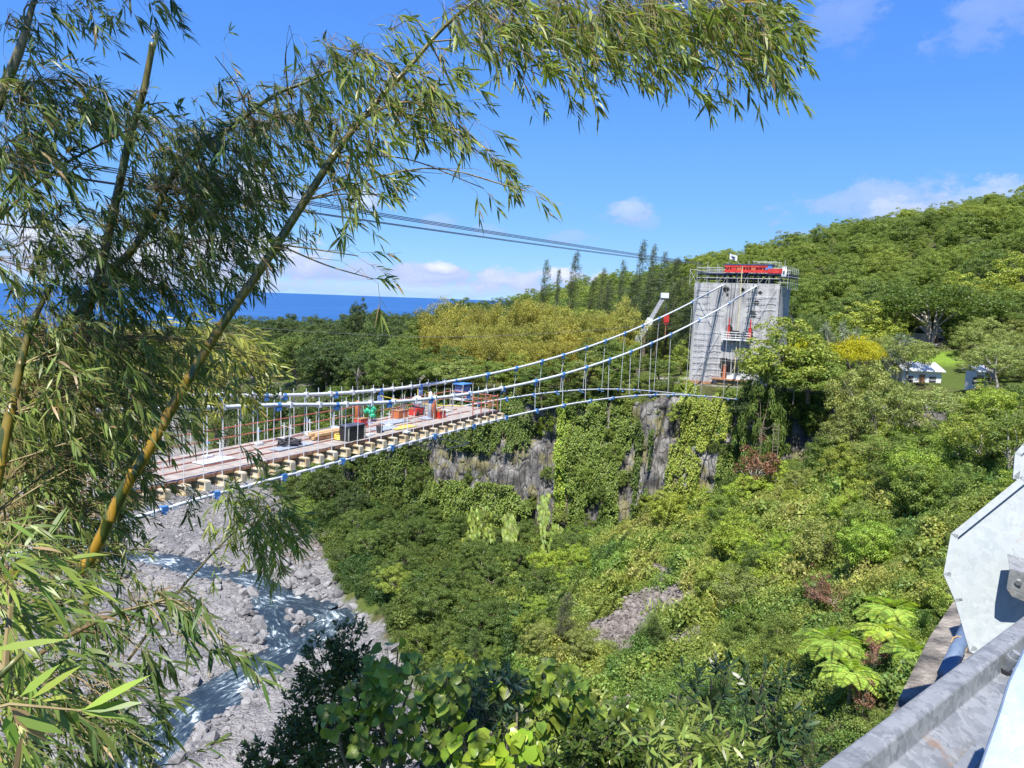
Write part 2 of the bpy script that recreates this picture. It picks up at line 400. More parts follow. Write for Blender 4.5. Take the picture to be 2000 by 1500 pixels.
def G(x, y):
    x = np.asarray(x, float); y = np.asarray(y, float)
    lo = f_low(x, y)
    tr = toe_right(x, y); lo = np.where(tr > 0, np.maximum(lo, -44.6 + .42 * np.minimum(tr, 9)), lo)
    bed = np.clip((-43.6 - lo) / 1.5, 0, 1)
    nz = fbm(x / 9, y / 9, 3) * 2.4
    lo = np.where(bed > 0, np.maximum(lo, -45.0), lo) + nz * (1 - bed * 0.93)
    rd = river_d(x + fbm(x / 5, y / 5, 9) * 3, y + fbm(x / 5, y / 5, 19) * 3)
    inb = (x > -160) & (y < 240)
    bedz = -44.75 + fbm(x / 6, y / 6, 5) * 0.8 + fbm(x / 1.5, y / 1.5, 6) * 0.35
    bedz = bedz - 1.0 * (1 - np.clip((rd - 0.55) / 0.6, 0, 1))
    lo = np.where(inb, lo * (1 - bed) + bedz * bed, lo)
    up = f_upp(x, y) + fbm(x / 30, y / 30, 4) * 3 * np.clip((y - 160) / 80, 0, 1)
    ins = poly_inside(x, y, POLY); sd = line_dist(x, y, CLIFF); sd = np.where(ins, -sd, sd)
    sd = sd + fbm(x / 7, y / 7, 11) * 3.0 * np.clip((np.hypot(x - 36, y - 122) - 10) / 12, 0, 1)
    t = np.clip((sd + 0.5) / 4.0, 0, 1); t = t * t * (3 - 2 * t)
    z = up * (1 - t) + np.minimum(lo, up + 1) * t
    return z
def g1(x, y): return float(G(np.array([x]), np.array([y]))[0])

def grow(a, b, step, lo, hi):
    mid = list(np.arange(a, b + 1e-6, step)); l = []; s = step; v = a
    while v > lo: s *= 1.13; v -= s; l.append(v)
    h = []; s = step; v = mid[-1]
    while v < hi: s *= 1.13; v += s; h.append(v)
    return np.array(l[::-1] + mid + h)

def ground_material():
    m, nt, out = mat_new('ground'); L = nt.links.new
    pos = nd(nt, 'ShaderNodeNewGeometry').outputs['Position']
    def at_(n): a = nd(nt, 'ShaderNodeAttribute'); a.attribute_name = n; return a.outputs['Fac']
    def noise(s, d=5):
        n = nd(nt, 'ShaderNodeTexNoise'); n.inputs['Scale'].default_value = s; n.inputs['Detail'].default_value = d; L(pos, n.inputs['Vector']); return n.outputs[0]
    def mix(f, a, b):
        x = nd(nt, 'ShaderNodeMix', data_type='RGBA')
        if isinstance(f, float): x.inputs[0].default_value = f
        else: L(f, x.inputs[0])
        for i, c in ((6, a), (7, b)):
            if isinstance(c, tuple): x.inputs[i].default_value = (*c, 1)
            else: L(c, x.inputs[i])
        return x.outputs[2]
    def rng_(f, a, b):
        r = nd(nt, 'ShaderNodeMapRange'); r.inputs[1].default_value = a; r.inputs[2].default_value = b; L(f, r.inputs[0]); return r.outputs[0]
    v = nd(nt, 'ShaderNodeTexVoronoi'); v.inputs['Scale'].default_value = 1.5; L(pos, v.inputs['Vector'])
    v2 = nd(nt, 'ShaderNodeTexVoronoi'); v2.inputs['Scale'].default_value = 4.5; L(pos, v2.inputs['Vector'])
    cell = nd(nt, 'ShaderNodeSeparateColor'); L(v.outputs['Color'], cell.inputs[0])
    cell2 = nd(nt, 'ShaderNodeSeparateColor'); L(v2.outputs['Color'], cell2.inputs[0])
    grav = mix(mth(nt, 'ADD', mth(nt, 'MULTIPLY', cell.outputs[0], 0.45), mth(nt, 'MULTIPLY', cell2.outputs[1], 0.55)), (0.09, 0.09, 0.095), (0.26, 0.257, 0.265))
    grav = mix(mth(nt, 'MULTIPLY', rng_(noise(0.13), .42, .62), .55), grav, (0.33, 0.315, 0.30)); grav = mix(mth(nt, 'MULTIPLY', rng_(noise(0.22, 6), .5, .64), .6), grav, (0.10, 0.10, 0.11))
    soil = mix(rng_(noise(0.6), 0.35, 0.65), (0.05, 0.06, 0.018), (0.1, 0.095, 0.04))
    soil = mix(rng_(noise(0.15), 0.4, 0.6), soil, (0.075, 0.11, 0.02))
    scree = mix(cell.outputs[1], (0.08, 0.07, 0.065), (0.2, 0.175, 0.16))
    c = mix(at_('scree'), soil, scree)
    c = mix(at_('bed'), c, grav)
    c = mix(at_('lawn'), c, (0.16, 0.26, 0.03))
    c = mix(at_('yard'), c, (0.42, 0.4, 0.37))
    b = nd(nt, 'ShaderNodeBsdfPrincipled'); b.inputs['Roughness'].default_value = 0.9; b.inputs['Specular IOR Level'].default_value = 0.2
    L(c, b.inputs['Base Color'])
    bp = nd(nt, 'ShaderNodeBump'); bp.inputs['Strength'].default_value = 0.9; bp.inputs['Distance'].default_value = 0.35
    h = mth(nt, 'ADD', v.outputs['Distance'], mth(nt, 'MULTIPLY', v2.outputs['Distance'], 0.6)); h = mth(nt, 'MULTIPLY', h, -1.0)
    L(h, bp.inputs['Height']); L(bp.outputs[0], b.inputs['Normal']); L(b.outputs[0], out.inputs[0])
    return m

def blob_mask(x, y, L):
    mk = np.zeros(np.shape(x))
    for u, v, Y, rx, ry in L:
        P = at(u, v, Y)
        mk = np.maximum(mk, np.clip(1.6 - 1.6 * np.hypot((x - P[0]) / rx, (y - P[1]) / ry) + fbm(x / 3, y / 3, 31) * 1.2, 0, 1))
    return mk
SCREE = [(1270, 1190, 85, 7.5, 9), (1215, 1200, 84, 5, 8), (1285, 1110, 96, 2.2, 6), (1330, 1180, 84, 4, 5), (1215, 1345, 68, 2.5, 2.5), (590, 1100, 128, 5, 9), (1340, 1250, 73, 3, 3)]
LAWN = [(1830, 690, 138, 7, 9)]
YARD = [(1330, 730, 132, 9, 6), (1820, 660, 152, 5, 4)]
def scree_mask(x, y): return blob_mask(x, y, SCREE)
def bed_mask(x, y):
    return (toe_right(x, y) < 1.0 + fbm(x / 3, y / 3, 18) * 3) * np.clip((-43.9 - f_low(x, y)) / 0.8 + fbm(x / 4, y / 4, 8) * 1.2, 0, 1) * (~poly_inside(x, y, POLY)) * (line_dist(x, y, CLIFF) > 6)

def build_ground():
    xs = grow(-100, 95, 1.0, -3000, 3000); ys = np.concatenate([[-60, -40, -25, -15, -8, -4, -1], grow(1, 190, 1.0, 1, 3600)])
    X, Y = np.meshgrid(xs, ys); Z = G(X, Y)
    nx, ny = len(xs), len(ys)
    i = np.arange(nx * ny).reshape(ny, nx)
    Fq = np.stack([i[:-1, :-1], i[:-1, 1:], i[1:, 1:], i[1:, :-1]], -1).reshape(-1, 4)
    o = np_obj('ground', np.stack([X, Y, Z], -1).reshape(-1, 3), Fq, ground_material(), smooth=True)
    for n, mk in (('scree', scree_mask(X, Y)), ('bed', bed_mask(X, Y)), ('lawn', blob_mask(X, Y, LAWN)), ('yard', blob_mask(X, Y, YARD))):
        a = o.data.attributes.new(n, 'FLOAT', 'POINT'); a.data.foreach_set('value', np.ascontiguousarray(mk, np.float32).ravel())
    tag(o, kind='structure')
build_ground()

def build_sea():
    m = noise_mat('sea_water', (0.018, 0.078, 0.225), (0.03, 0.105, 0.28), scale=.0016, rough=.5, spec=.14, stretch=(.5, 1, 1), detail=8, ramp=(.3, .7))
    R = 46000; n = 96; V = [(0, 0, -162)] + [(R * math.cos(2 * math.pi * k / n), R * math.sin(2 * math.pi * k / n), -162) for k in range(n)]
    Fq = np.array([(0, 1 + k, 1 + (k + 1) % n) for k in range(n)])
    tag(np_obj('sea', np.array(V), Fq, m), kind='structure')
build_sea()

def build_river():
    m, nt, out = mat_new('river_water'); L = nt.links.new
    fl = nd(nt, 'ShaderNodeAttribute'); fl.attribute_name = 'flow'; pos = nd(nt, 'ShaderNodeNewGeometry').outputs['Position']
    mp = nd(nt, 'ShaderNodeMapping'); mp.inputs['Scale'].default_value = (.42, 1.15, 1); L(fl.outputs['Vector'], mp.inputs[0])
    n = nd(nt, 'ShaderNodeTexNoise'); n.inputs['Scale'].default_value = 1.0; n.inputs['Detail'].default_value = 9; n.inputs['Roughness'].default_value = 0.66; n.inputs['Distortion'].default_value = 1.4; L(mp.outputs[0], n.inputs['Vector'])
    n2 = nd(nt, 'ShaderNodeTexNoise'); n2.inputs['Scale'].default_value = 0.16; n2.inputs['Detail'].default_value = 3; L(pos, n2.inputs['Vector'])
    f = mth(nt, 'ADD', n.outputs[0], mth(nt, 'MULTIPLY', mth(nt, 'SUBTRACT', n2.outputs[0], .5), .55))
    rp = nd(nt, 'ShaderNodeValToRGB'); e = rp.color_ramp.elements; e[0].position = .45; e[0].color = (.018, .03, .042, 1); e[1].position = .73; e[1].color = (.66, .71, .74, 1)
    for p_, c_ in ((.56, (.045, .07, .085, 1)), (.62, (.2, .25, .28, 1))): q_ = e.new(p_); q_.color = c_
    L(f, rp.inputs[0])
    b = nd(nt, 'ShaderNodeBsdfPrincipled'); L(rp.outputs[0], b.inputs['Base Color']); L(mth(nt, 'ADD', mth(nt, 'MULTIPLY', f, .9), -.15, clamp=True), b.inputs['Roughness'])
    bp = nd(nt, 'ShaderNodeBump'); bp.inputs['Strength'].default_value = 0.7; bp.inputs['Distance'].default_value = 0.3; L(n.outputs[0], bp.inputs['Height']); L(bp.outputs[0], b.inputs['Normal']); L(b.outputs[0], out.inputs[0])
    UV = []
    V = []; Fq = []
    for k, (P, w) in enumerate(RV):
        w = w * 1.25
        T = np.gradient(P, axis=0); T = unit(T); N = np.stack([-T[:, 1], T[:, 0]], 1); b0 = len(V)
        sl = np.concatenate([[0], np.cumsum(np.linalg.norm(np.diff(P, axis=0), axis=1))]) + 37 * k
        for i in range(len(P)):
            UV += [(sl[i], w, 0), (sl[i], -w, 0)]
            z = -45.02 - 0.012 * k
            V += [(*(P[i] + N[i] * w), z), (*(P[i] - N[i] * w), z)]
            if i: Fq.append((b0 + 2 * i - 2, b0 + 2 * i - 1, b0 + 2 * i + 1, b0 + 2 * i))
    o = np_obj('river', np.array(V), np.array(Fq), m); at2 = o.data.attributes.new('flow', 'FLOAT_VECTOR', 'POINT'); at2.data.foreach_set('vector', np.array(UV, np.float32).ravel()); tag(o, kind='structure')
build_river()

def rock_mesh(seed, mat, sub=2):
    r = np.random.default_rng(seed)
    import bmesh
    bm = bmesh.new(); bmesh.ops.create_icosphere(bm, subdivisions=sub, radius=1)
    pl = unit(r.normal(size=(7, 3))); dd = r.uniform(0.55, 0.9, 7)
    for v in bm.verts:
        c = np.array(v.co)
        for a, b in zip(pl, dd):
            e = c @ a - b
            if e > 0: c = c - a * e
        c = c * (1, 0.85, 0.66) + r.normal(size=3) * 0.02
        v.co = c
    me = bpy.data.meshes.new('rock'); bm.to_mesh(me); bm.free(); me.materials.append(mat)
    return me

def rock_mat():
    m, nt, out = mat_new('river_rock'); L = nt.links.new
    oi = nd(nt, 'ShaderNodeObjectInfo'); pos = nd(nt, 'ShaderNodeNewGeometry').outputs['Position']
    n = nd(nt, 'ShaderNodeTexNoise'); n.inputs['Scale'].default_value = 2.5; n.inputs['Detail'].default_value = 5; L(pos, n.inputs['Vector'])
    f = mth(nt, 'ADD', mth(nt, 'MULTIPLY', oi.outputs['Random'], 0.7), mth(nt, 'MULTIPLY', mth(nt, 'SUBTRACT', n.outputs[0], 0.4), 0.9), clamp=True)
    mx = nd(nt, 'ShaderNodeMix', data_type='RGBA'); L(f, mx.inputs[0]); mx.inputs[6].default_value = (0.095, 0.095, 0.10, 1); mx.inputs[7].default_value = (0.28, 0.277, 0.28, 1)
    b = nd(nt, 'ShaderNodeBsdfPrincipled'); b.inputs['Roughness'].default_value = 0.85; L(mx.outputs[2], b.inputs['Base Color']); L(b.outputs[0], out.inputs[0])
    return m
MAT['rock'] = rock_mat()

def scatter(name, Pn, rot, scl, variants, label=None):
    """one 'stuff' object: geometry-nodes instances of the variant objects on given points"""
    sub = bpy.data.collections.new(name + '_kinds')
    for i, me in enumerate(variants):
        sub.objects.link(bpy.data.objects.new('%s_kind' % name, me))
    me = bpy.data.meshes.new(name); me.vertices.add(len(Pn)); me.vertices.foreach_set('co', np.ascontiguousarray(Pn, np.float32).ravel())
    for n, t, d in (('rot', 'FLOAT_VECTOR', rot), ('scl', 'FLOAT_VECTOR', scl)):
        a = me.attributes.new(n, t, 'POINT'); a.data.foreach_set('vector', np.ascontiguousarray(d, np.float32).ravel())
    a = me.attributes.new('idx', 'INT', 'POINT'); a.data.foreach_set('value', rng.integers(0, len(variants), len(Pn)).astype(np.int32))
    o = link(bpy.data.objects.new(name, me))
    ng = bpy.data.node_groups.new(name, 'GeometryNodeTree')
    ng.interface.new_socket('Geometry', in_out='INPUT', socket_type='NodeSocketGeometry'); ng.interface.new_socket('Geometry', in_out='OUTPUT', socket_type='NodeSocketGeometry')
    L = ng.links.new; gi = ng.nodes.new('NodeGroupInput'); go = ng.nodes.new('NodeGroupOutput')
    ip = ng.nodes.new('GeometryNodeInstanceOnPoints'); ci = ng.nodes.new('GeometryNodeCollectionInfo')
    ci.inputs[0].default_value = sub; ci.inputs['Separate Children'].default_value = True; ci.inputs['Reset Children'].default_value = True
    def na(n, t):
        x = ng.nodes.new('GeometryNodeInputNamedAttribute'); x.data_type = t; x.inputs[0].default_value = n; return x.outputs[0]
    e2r = ng.nodes.new('FunctionNodeEulerToRotation'); L(na('rot', 'FLOAT_VECTOR'), e2r.inputs[0])
    L(gi.outputs[0], ip.inputs['Points']); L(ci.outputs[0], ip.inputs['Instance']); ip.inputs['Pick Instance'].default_value = True
    L(na('idx', 'INT'), ip.inputs['Instance Index']); L(e2r.outputs[0], ip.inputs['Rotation']); L(na('scl', 'FLOAT_VECTOR'), ip.inputs['Scale']); L(ip.outputs[0], go.inputs[0])
    md = o.modifiers.new('scatter', 'NODES'); md.node_group = ng
    tag(o, label, kind='stuff')
    return o

def rand_rot(n, tilt=0.25):
    return np.stack([rng.normal(0, tilt, n), rng.normal(0, tilt, n), rng.uniform(0, 6.283, n)], 1)

def build_stones():
    n = 26000
    x = rng.uniform(-105, 5, n); y = rng.uniform(48, 205, n)
    u, v, _ = proj(np.stack([x, y, np.full(n, -45)], 1))
    k = (bed_mask(x, y) > 0.5) & (river_d(x, y) > 0.75) & (u > -50) & (u < 800) & (v < 1560); x = x[k]; y = y[k]; n = len(x)
    s = np.clip(rng.lognormal(-1.5, 0.62, n), 0.09, 1.3)
    near_w = river_d(x, y) < 1.6; s = np.where(near_w, s * 1.35, s)
    scatter('river_stones', np.stack([x, y, G(x, y) + s * 0.1], 1), rand_rot(n, 0.5), np.stack([s, s * rng.uniform(.8, 1.2, n), s * rng.uniform(.7, 1.1, n)], 1), [rock_mesh(k, MAT['rock'], 1) for k in range(6)],
            'grey stones and gravel covering the river bed')
    n = 9000; P = [at(*q[:3]) for q in SCREE]
    x = np.concatenate([rng.normal(p[0], q[3] * .7, 1300) for p, q in zip(P, SCREE)]); y = np.concatenate([rng.normal(p[1], q[4] * .7, 1300) for p, q in zip(P, SCREE)])
    k = scree_mask(x, y) > 0.4; x = x[k]; y = y[k]; n = len(x); s = np.clip(rng.lognormal(-1.5, 0.45, n), 0.1, 0.8)
    scatter('scree_stones', np.stack([x, y, G(x, y) + s * 0.15], 1), rand_rot(n, 0.6), np.stack([s, s, s * .8], 1), [rock_mesh(20 + k, MAT['scree'], 1) for k in range(4)], 'loose brown grey stones of the scree on the slope')
MAT['scree'] = noise_mat('scree_rock', (0.09, 0.078, 0.07), (0.22, 0.195, 0.18), scale=1.6, rough=0.9)
build_stones()

def build_boulders():
    L = [(590, 1128, 1.5), (612, 1140, 1.2), (570, 1118, 1.2), (640, 1148, 1.0), (556, 1108, 1.4), (600, 1108, 1.0), (660, 1165, 1.0), (540, 1125, 1.2), (505, 1108, 1.1), (625, 1122, 0.9), (318, 1362, .9), (385, 1334, .8), (690, 1188, .8), (528, 1112, 1.5), (575, 1140, 1.0)]
    rr = random.Random(23)
    for P_, w_ in RV:
        for _ in range(16):
            i_ = rr.randrange(max(0, len(P_) - 12), len(P_) - 1); c_ = P_[i_] + (P_[i_ + 1] - P_[i_]) * rr.random() + np.array([rr.choice((-1, 1)) * w_ * rr.uniform(.8, 1.7), rr.uniform(-2, 2)]); u_, v_, _d = proj(np.array([c_[0], c_[1], -44.6]))
            if 200 < u_ < 760 and 1070 < v_ < 1490: L.append((u_, v_, rr.uniform(.4, 1.0)))
    ms = [rock_mesh(40 + k, MAT['rock'], 3) for k in range(5)]
    for i, (u, v, s) in enumerate(L):
        d = ray(u, v); t = -44.5 / d[2]; P = d * t
        for _ in range(30):
            P = d * t; g = g1(P[0], P[1]); t *= 1 + 0.5 * (P[2] - g) / abs(P[2])
        P = d * t
        o = link(bpy.data.objects.new('boulder', ms[i % 5])); o.location = (P[0], P[1], P[2] + s * 0.25); o.rotation_euler = (0.2 * i, 0.3 * i, i); o.scale = (s, s, s)
        tag(o, 'large grey boulder on the stony bank beside the river', 'boulder', 'boulders along the river')
build_boulders()

# ------------------------------------------------------------------ cliff face
def cliff_material():
    m, nt, out = mat_new('basalt'); L = nt.links.new
    pos = nd(nt, 'ShaderNodeNewGeometry').outputs['Position']
    def noise(s, sc=(1, 1, 1), d=6):
        mp = nd(nt, 'ShaderNodeMapping'); mp.inputs['Scale'].default_value = sc; L(pos, mp.inputs[0])
        n = nd(nt, 'ShaderNodeTexNoise'); n.inputs['Scale'].default_value = s; n.inputs['Detail'].default_value = d; L(mp.outputs[0], n.inputs['Vector']); return n.outputs[0]
    def rmp(f, a, b):
        r = nd(nt, 'ShaderNodeMapRange'); r.inputs[1].default_value = a; r.inputs[2].default_value = b; L(f, r.inputs[0]); return r.outputs[0]
    def mix(f, a, b):
        x = nd(nt, 'ShaderNodeMix', data_type='RGBA'); L(f, x.inputs[0])
        for i, c in ((6, a), (7, b)):
            if isinstance(c, tuple): x.inputs[i].default_value = (*c, 1)
            else: L(c, x.inputs[i])
        return x.outputs[2]
    c = mix(rmp(noise(0.5, (1, 1, .5)), .4, .6), (0.075, 0.072, 0.068), (0.215, 0.208, 0.198))
    c = mix(rmp(noise(0.9, (1, 1, .35)), .55, .66), c, (0.06, 0.052, 0.047))
    c = mix(rmp(noise(0.35), .53, .6), c, (0.15, 0.14, 0.07))
    b = nd(nt, 'ShaderNodeBsdfPrincipled'); b.inputs['Roughness'].default_value = 0.9; L(c, b.inputs['Base Color'])
    bp = nd(nt, 'ShaderNodeBump'); bp.inputs['Strength'].default_value = 0.8; bp.inputs['Distance'].default_value = 0.5; vo = nd(nt, 'ShaderNodeTexVoronoi', feature='DISTANCE_TO_EDGE'); vo.inputs['Scale'].default_value = 1.0; mpv = nd(nt, 'ShaderNodeMapping'); mpv.inputs['Scale'].default_value = (1.0, 1.0, .24); L(pos, mpv.inputs[0]); L(mpv.outputs[0], vo.inputs['Vector']); L(mth(nt, 'ADD', noise(1.6, (1, 1, .6), 8), mth(nt, 'MULTIPLY', mth(nt, 'MINIMUM', vo.outputs['Distance'], 0.10), 6.0)), bp.inputs['Height']); L(bp.outputs[0], b.inputs['Normal'])
    L(b.outputs[0], out.inputs[0]); return m

def resample(P, step):
    s = np.concatenate([[0], np.cumsum(np.linalg.norm(np.diff(P, axis=0), axis=1))]); q = np.arange(0, s[-1], step)
    return np.stack([np.interp(q, s, P[:, 0]), np.interp(q, s, P[:, 1])], 1), q

CL, CQ = resample(CLIFF[3:14], 0.45)
for _ in range(12): CL[1:-1] = (CL[:-2] + CL[1:-1] * 2 + CL[2:]) / 4
_T = unit(np.gradient(CL, axis=0)); CN = np.stack([_T[:, 1], -_T[:, 0]], 1)   # towards the gorge
CN = np.where((CN @ np.array([0.3, -1.0]))[:, None] < 0, -CN, CN)
top_z = G(CL[:, 0] - CN[:, 0] * 2.5, CL[:, 1] - CN[:, 1] * 2.5) + 0.1
foot_z = G(CL[:, 0] + CN[:, 0] * 6, CL[:, 1] + CN[:, 1] * 6) - 2
def cliff_pt(i, h):
    """i: index along the edge (array), h: 0 top .. 1 foot -> position and the height in metres"""
    z = top_z[i] * (1 - h) + foot_z[i] * h
    q = CQ[i]
    c = q / 1.7 + 0.5 * np.sin(q * .35); col = np.abs((c % 1) - 0.5) * 2
    jag = (_hash(np.floor(c), np.floor(h * 3 + _hash(np.floor(c), np.floor(c), 5)), 3) - 0.5)
    of = 1.0 + 4.6 * h ** 0.8 + fbm(q / 9, z / 7, 41) * 3.2 + fbm(q / 2.2, z / 2.6, 43) * 1.3 - col * 0.5 + jag * 1.3
    of = of * np.clip(h * 8, 0, 1) + (-1.5) * (1 - np.clip(h * 8, 0, 1))
    p = CL[i] + CN[i] * of[..., None]
    return np.concatenate([p, z[..., None]], -1)
def build_cliff():
    n = len(CL); rows = 46
    I, H = np.meshgrid(np.arange(n), np.linspace(0, 1, rows)); V = cliff_pt(I, H).reshape(-1, 3)
    i = np.arange(n * rows).reshape(rows, n)
    Fq = np.stack([i[:-1, :-1], i[1:, :-1], i[1:, 1:], i[:-1, 1:]], -1).reshape(-1, 4)
    tag(np_obj('cliff', V, Fq, cliff_material()), kind='structure')
build_cliff()
# ------------------------------------------------------------------ bridge frame of reference
BD = unit(np.array([0.6, 1, 0])); BN = np.array([BD[1], -BD[0], 0]); BT = np.array([36.0, 125, 0]); ZU = np.array([0, 0, 1.0])
def BP(s, off, z): p = BT - BD * s + BN * off; return np.array([p[0], p[1], z])          # s metres from the tower front, off metres to the near side
def onp(u, v, off):
    q = ray(u, v); P = q * (((BT @ BN) + off) / (q @ BN)); return (BT - P) @ BD, P[2]
def onfront(u, v, b=0.0):
    q = ray(u, v); P = q * ((BT @ BD + b) / (q @ BD)); return (P - BT) @ BN, P[2]
def TP(a, b, z): p = BT + BN * a + BD * b; return np.array([p[0], p[1], z])

# ------------------------------------------------------------------ bridge tower under netting
A0, ZB0 = onfront(1345, 748); A0t, ZT0 = onfront(1357, 555); A1, ZT1 = onfront(1524, 556); ZT = (ZT0 + ZT1) / 2; ZB = -12.9
AL, AR = min(A0, A0t), A1; DEP = 7.6
def net_material():
    m, nt, out = mat_new('scaffold_net'); L = nt.links.new
    pos = nd(nt, 'ShaderNodeNewGeometry').outputs['Position']
    n = nd(nt, 'ShaderNodeTexNoise'); n.inputs['Scale'].default_value = 0.55; n.inputs['Detail'].default_value = 6; L(pos, n.inputs['Vector'])
    r = nd(nt, 'ShaderNodeMapRange'); r.inputs[1].default_value = .35; r.inputs[2].default_value = .65; L(n.outputs[0], r.inputs[0])
    mx = nd(nt, 'ShaderNodeMix', data_type='RGBA'); L(r.outputs[0], mx.inputs[0]); mx.inputs[6].default_value = (0.47, 0.47, 0.48, 1); mx.inputs[7].default_value = (0.68, 0.685, 0.69, 1)
    d = nd(nt, 'ShaderNodeBsdfDiffuse'); L(mx.outputs[2], d.inputs[0]); t = nd(nt, 'ShaderNodeBsdfTransparent')
    t2 = nd(nt, 'ShaderNodeBsdfTranslucent'); t2.inputs[0].default_value = (0.45, 0.46, 0.47, 1)
    m1 = nd(nt, 'ShaderNodeMixShader'); m1.inputs[0].default_value = 0.25; L(d.outputs[0], m1.inputs[1]); L(t2.outputs[0], m1.inputs[2])
    m2 = nd(nt, 'ShaderNodeMixShader'); mp = nd(nt, 'ShaderNodeMapping'); mp.inputs['Scale'].default_value = (1.3, 1.3, 0.09); L(pos, mp.inputs[0]); n2 = nd(nt, 'ShaderNodeTexNoise'); n2.inputs['Scale'].default_value = 1.0; n2.inputs['Detail'].default_value = 6; L(mp.outputs[0], n2.inputs['Vector'])
    L(mth(nt, 'SUBTRACT', mth(nt, 'ADD', mth(nt, 'MULTIPLY', n.outputs[0], 0.3), mth(nt, 'MULTIPLY', n2.outputs[0], 1.0)), 0.38, clamp=True), m2.inputs[0]); L(m1.outputs[0], m2.inputs[1]); L(t.outputs[0], m2.inputs[2]); L(m2.outputs[0], out.inputs[0])
    return m
MAT['net'] = net_material()

def build_tower():
    # masonry tower
    t = thing('bridge_tower', 'grey concrete bridge tower wrapped in scaffolding and netting at the far bank', 'bridge tower', TP(0, 3, ZB))
    for s in (-1, 1):
        MB().box(TP(s * 3.4 + .4, 3.6, (ZB + 3.4) / 2 - 0.2), (1.5, 1.9, (3.4 - ZB) / 2), BN, BD).build('tower_leg', MAT['concrete'], t)
    MB().box(TP(.4, 3.6, 2.2), (1.9, 1.7, 1.3), BN, BD).build('cross_beam', MAT['concrete'], t)
    MB().box(TP(.4, 3.6, -3.6), (1.9, 1.5, 0.9), BN, BD).build('cross_beam', MAT['concrete'], t)
    for s in (-1, 1):
        MB().box(TP(s * 2.7 + .4, 3.6, 3.9), (.7, 1.2, .5), BN, BD).build('cable_saddle', MAT['navy'], t)
    # base platform: white stone wall, rusty rails
    w = thing('base_wall', 'low white stone wall and rusty rails below the netted tower', 'wall', TP(0, -1.5, ZB - 1))
    MB().box(TP((AL + AR) / 2 - .5, -1.8, ZB - .75), ((AR - AL) / 2 + .6, .35, .7), BN, BD).build('stone_wall', noise_mat('white_stone', (.26, .25, .24), (.52, .5, .48), scale=1.3, rough=.9, bump=.6, bscale=4, stretch=(1, 1, 2.5)), w)
    MB().box(TP((AL + AR) / 2, 3.2, ZB - .55), ((AR - AL) / 2 + 1, 4.5, .5), BN, BD).build('base_slab', MAT['concrete'], w)
    for k in range(3):
        MB().bar(TP(AL - .6, -1.3 + k * .5, ZB + .05 + .12 * k), TP(AR + .4, -1.3 + k * .5, ZB + .05 + .12 * k), .16, .2).build('rail', MAT['rust'], w)
    # scaffold
    sc = thing('tower_scaffold', 'steel tube scaffold with open top decks around the bridge tower', 'scaffold', TP(0, 0, ZB))
    cols = np.linspace(AL + .25, AR - .15, 9); rows = [0.25, 1.35, DEP - 1.3, DEP - .25]
    zt = 6.9
    for a in cols:
        for b in rows:
            MB().tube([TP(a, b, ZB), TP(a, b, zt - (0.6 if b > 1 else 0) + 0.5 * random.random())], .05, 5).build('standard', MAT['steel'], sc)
    lv = list(np.arange(ZB + 2, ZT, 2.0)) + [ZT + .15, ZT + 1.0, ZT + 2.1, ZT + 2.65]
    for z in lv:
        for b in rows:
            MB().tube([TP(AL + .1, b, z), TP(AR, b, z)], .045, 5).build('ledger', MAT['steel'], sc)
        for a in (cols[0], cols[3], cols[5], cols[-1]):
            MB().tube([TP(a, 0, z), TP(a, DEP, z)], .045, 5).build('transom', MAT['steel'], sc)
    for z in lv[1::2][:5] + [ZT - .1, ZT + 1.75]:
        MB().box(TP((AL + AR) / 2, .8, z - .1), ((AR - AL) / 2, .5, .04), BN, BD).box(TP((AL + AR) / 2, DEP - .8, z - .1), ((AR - AL) / 2, .5, .04), BN, BD).build('platform', MAT['navy'] if z > ZT else MAT['wood'], sc)
    MB().box(TP((AL + AR) / 2 + .8, DEP / 2, ZT + 1.72), ((AR - AL) / 2 + .4, DEP / 2, .10), BN, BD).build('top_deck', MAT['navy'], sc)
    for i, a in enumerate(cols[:-1]):
        if i % 2 == 0:
            b = cols[i + 1]
            MB().tube([TP(a, .2, ZT + .1), TP(b, .2, ZT + 2.1)], .04, 5).build('brace', MAT['steel'], sc)
            for z in np.arange(ZB + 2, ZT - 2, 4): MB().tube([TP(a, .2, z), TP(b, .2, z + 4)], .04, 5).build('brace', MAT['steel'], sc)
    for i, a in enumerate(np.linspace(AL + .5, AR - .3, 7)):
        MB().tube([TP(a, -.38, ZB + .1), TP(a, -.36, ZT - .2)], .035, 5).build('standard', MAT['white_steel'], sc)
    for k, z in enumerate(np.arange(ZB + 1.6, ZT - .5, 1.0)):
        for (x0, x1) in ((AL + .5, AL + 5.2), (AR - 5.0, AR - .3)):
            if random.random() < .85: MB().tube([TP(x0, -.33, z), TP(x1 if random.random() < .6 else (x0 + x1) / 2, -.33, z)], .03, 5).build('ledger', MAT['white_steel'], sc)
    for (x0, z0, x1, z1) in ((AL + .6, ZB + 1, AL + 3, ZB + 5), (AL + 3, ZB + 5, AL + 5, ZB + 9), (AR - 2.8, ZT - 5, AR - .4, ZT - .3), (AR - 2.8, ZT - 5, AR - 5, ZT - 9), (AL + 3.4, ZB + 10, AL + 1, ZB + 14)):
        MB().tube([TP(x0, -.5, z0), TP(x1, -.5, z1)], .04, 5).build('brace', MAT['white_steel'], sc)
    # extra top cage and outrigger
    z0 = ZT + 2.65
    for a in (1.6, 3.4, 5.0):
        for b in (2, 4.5): MB().tube([TP(a, b, z0 - .8), TP(a, b, z0 + 1.3)], .04, 5).build('standard', MAT['steel'], sc)
    for z in (z0 + .6, z0 + 1.1):
        for b in (2, 4.5): MB().tube([TP(1.4, b, z), TP(5.2, b, z)], .04, 5).build('ledger', MAT['steel'], sc)
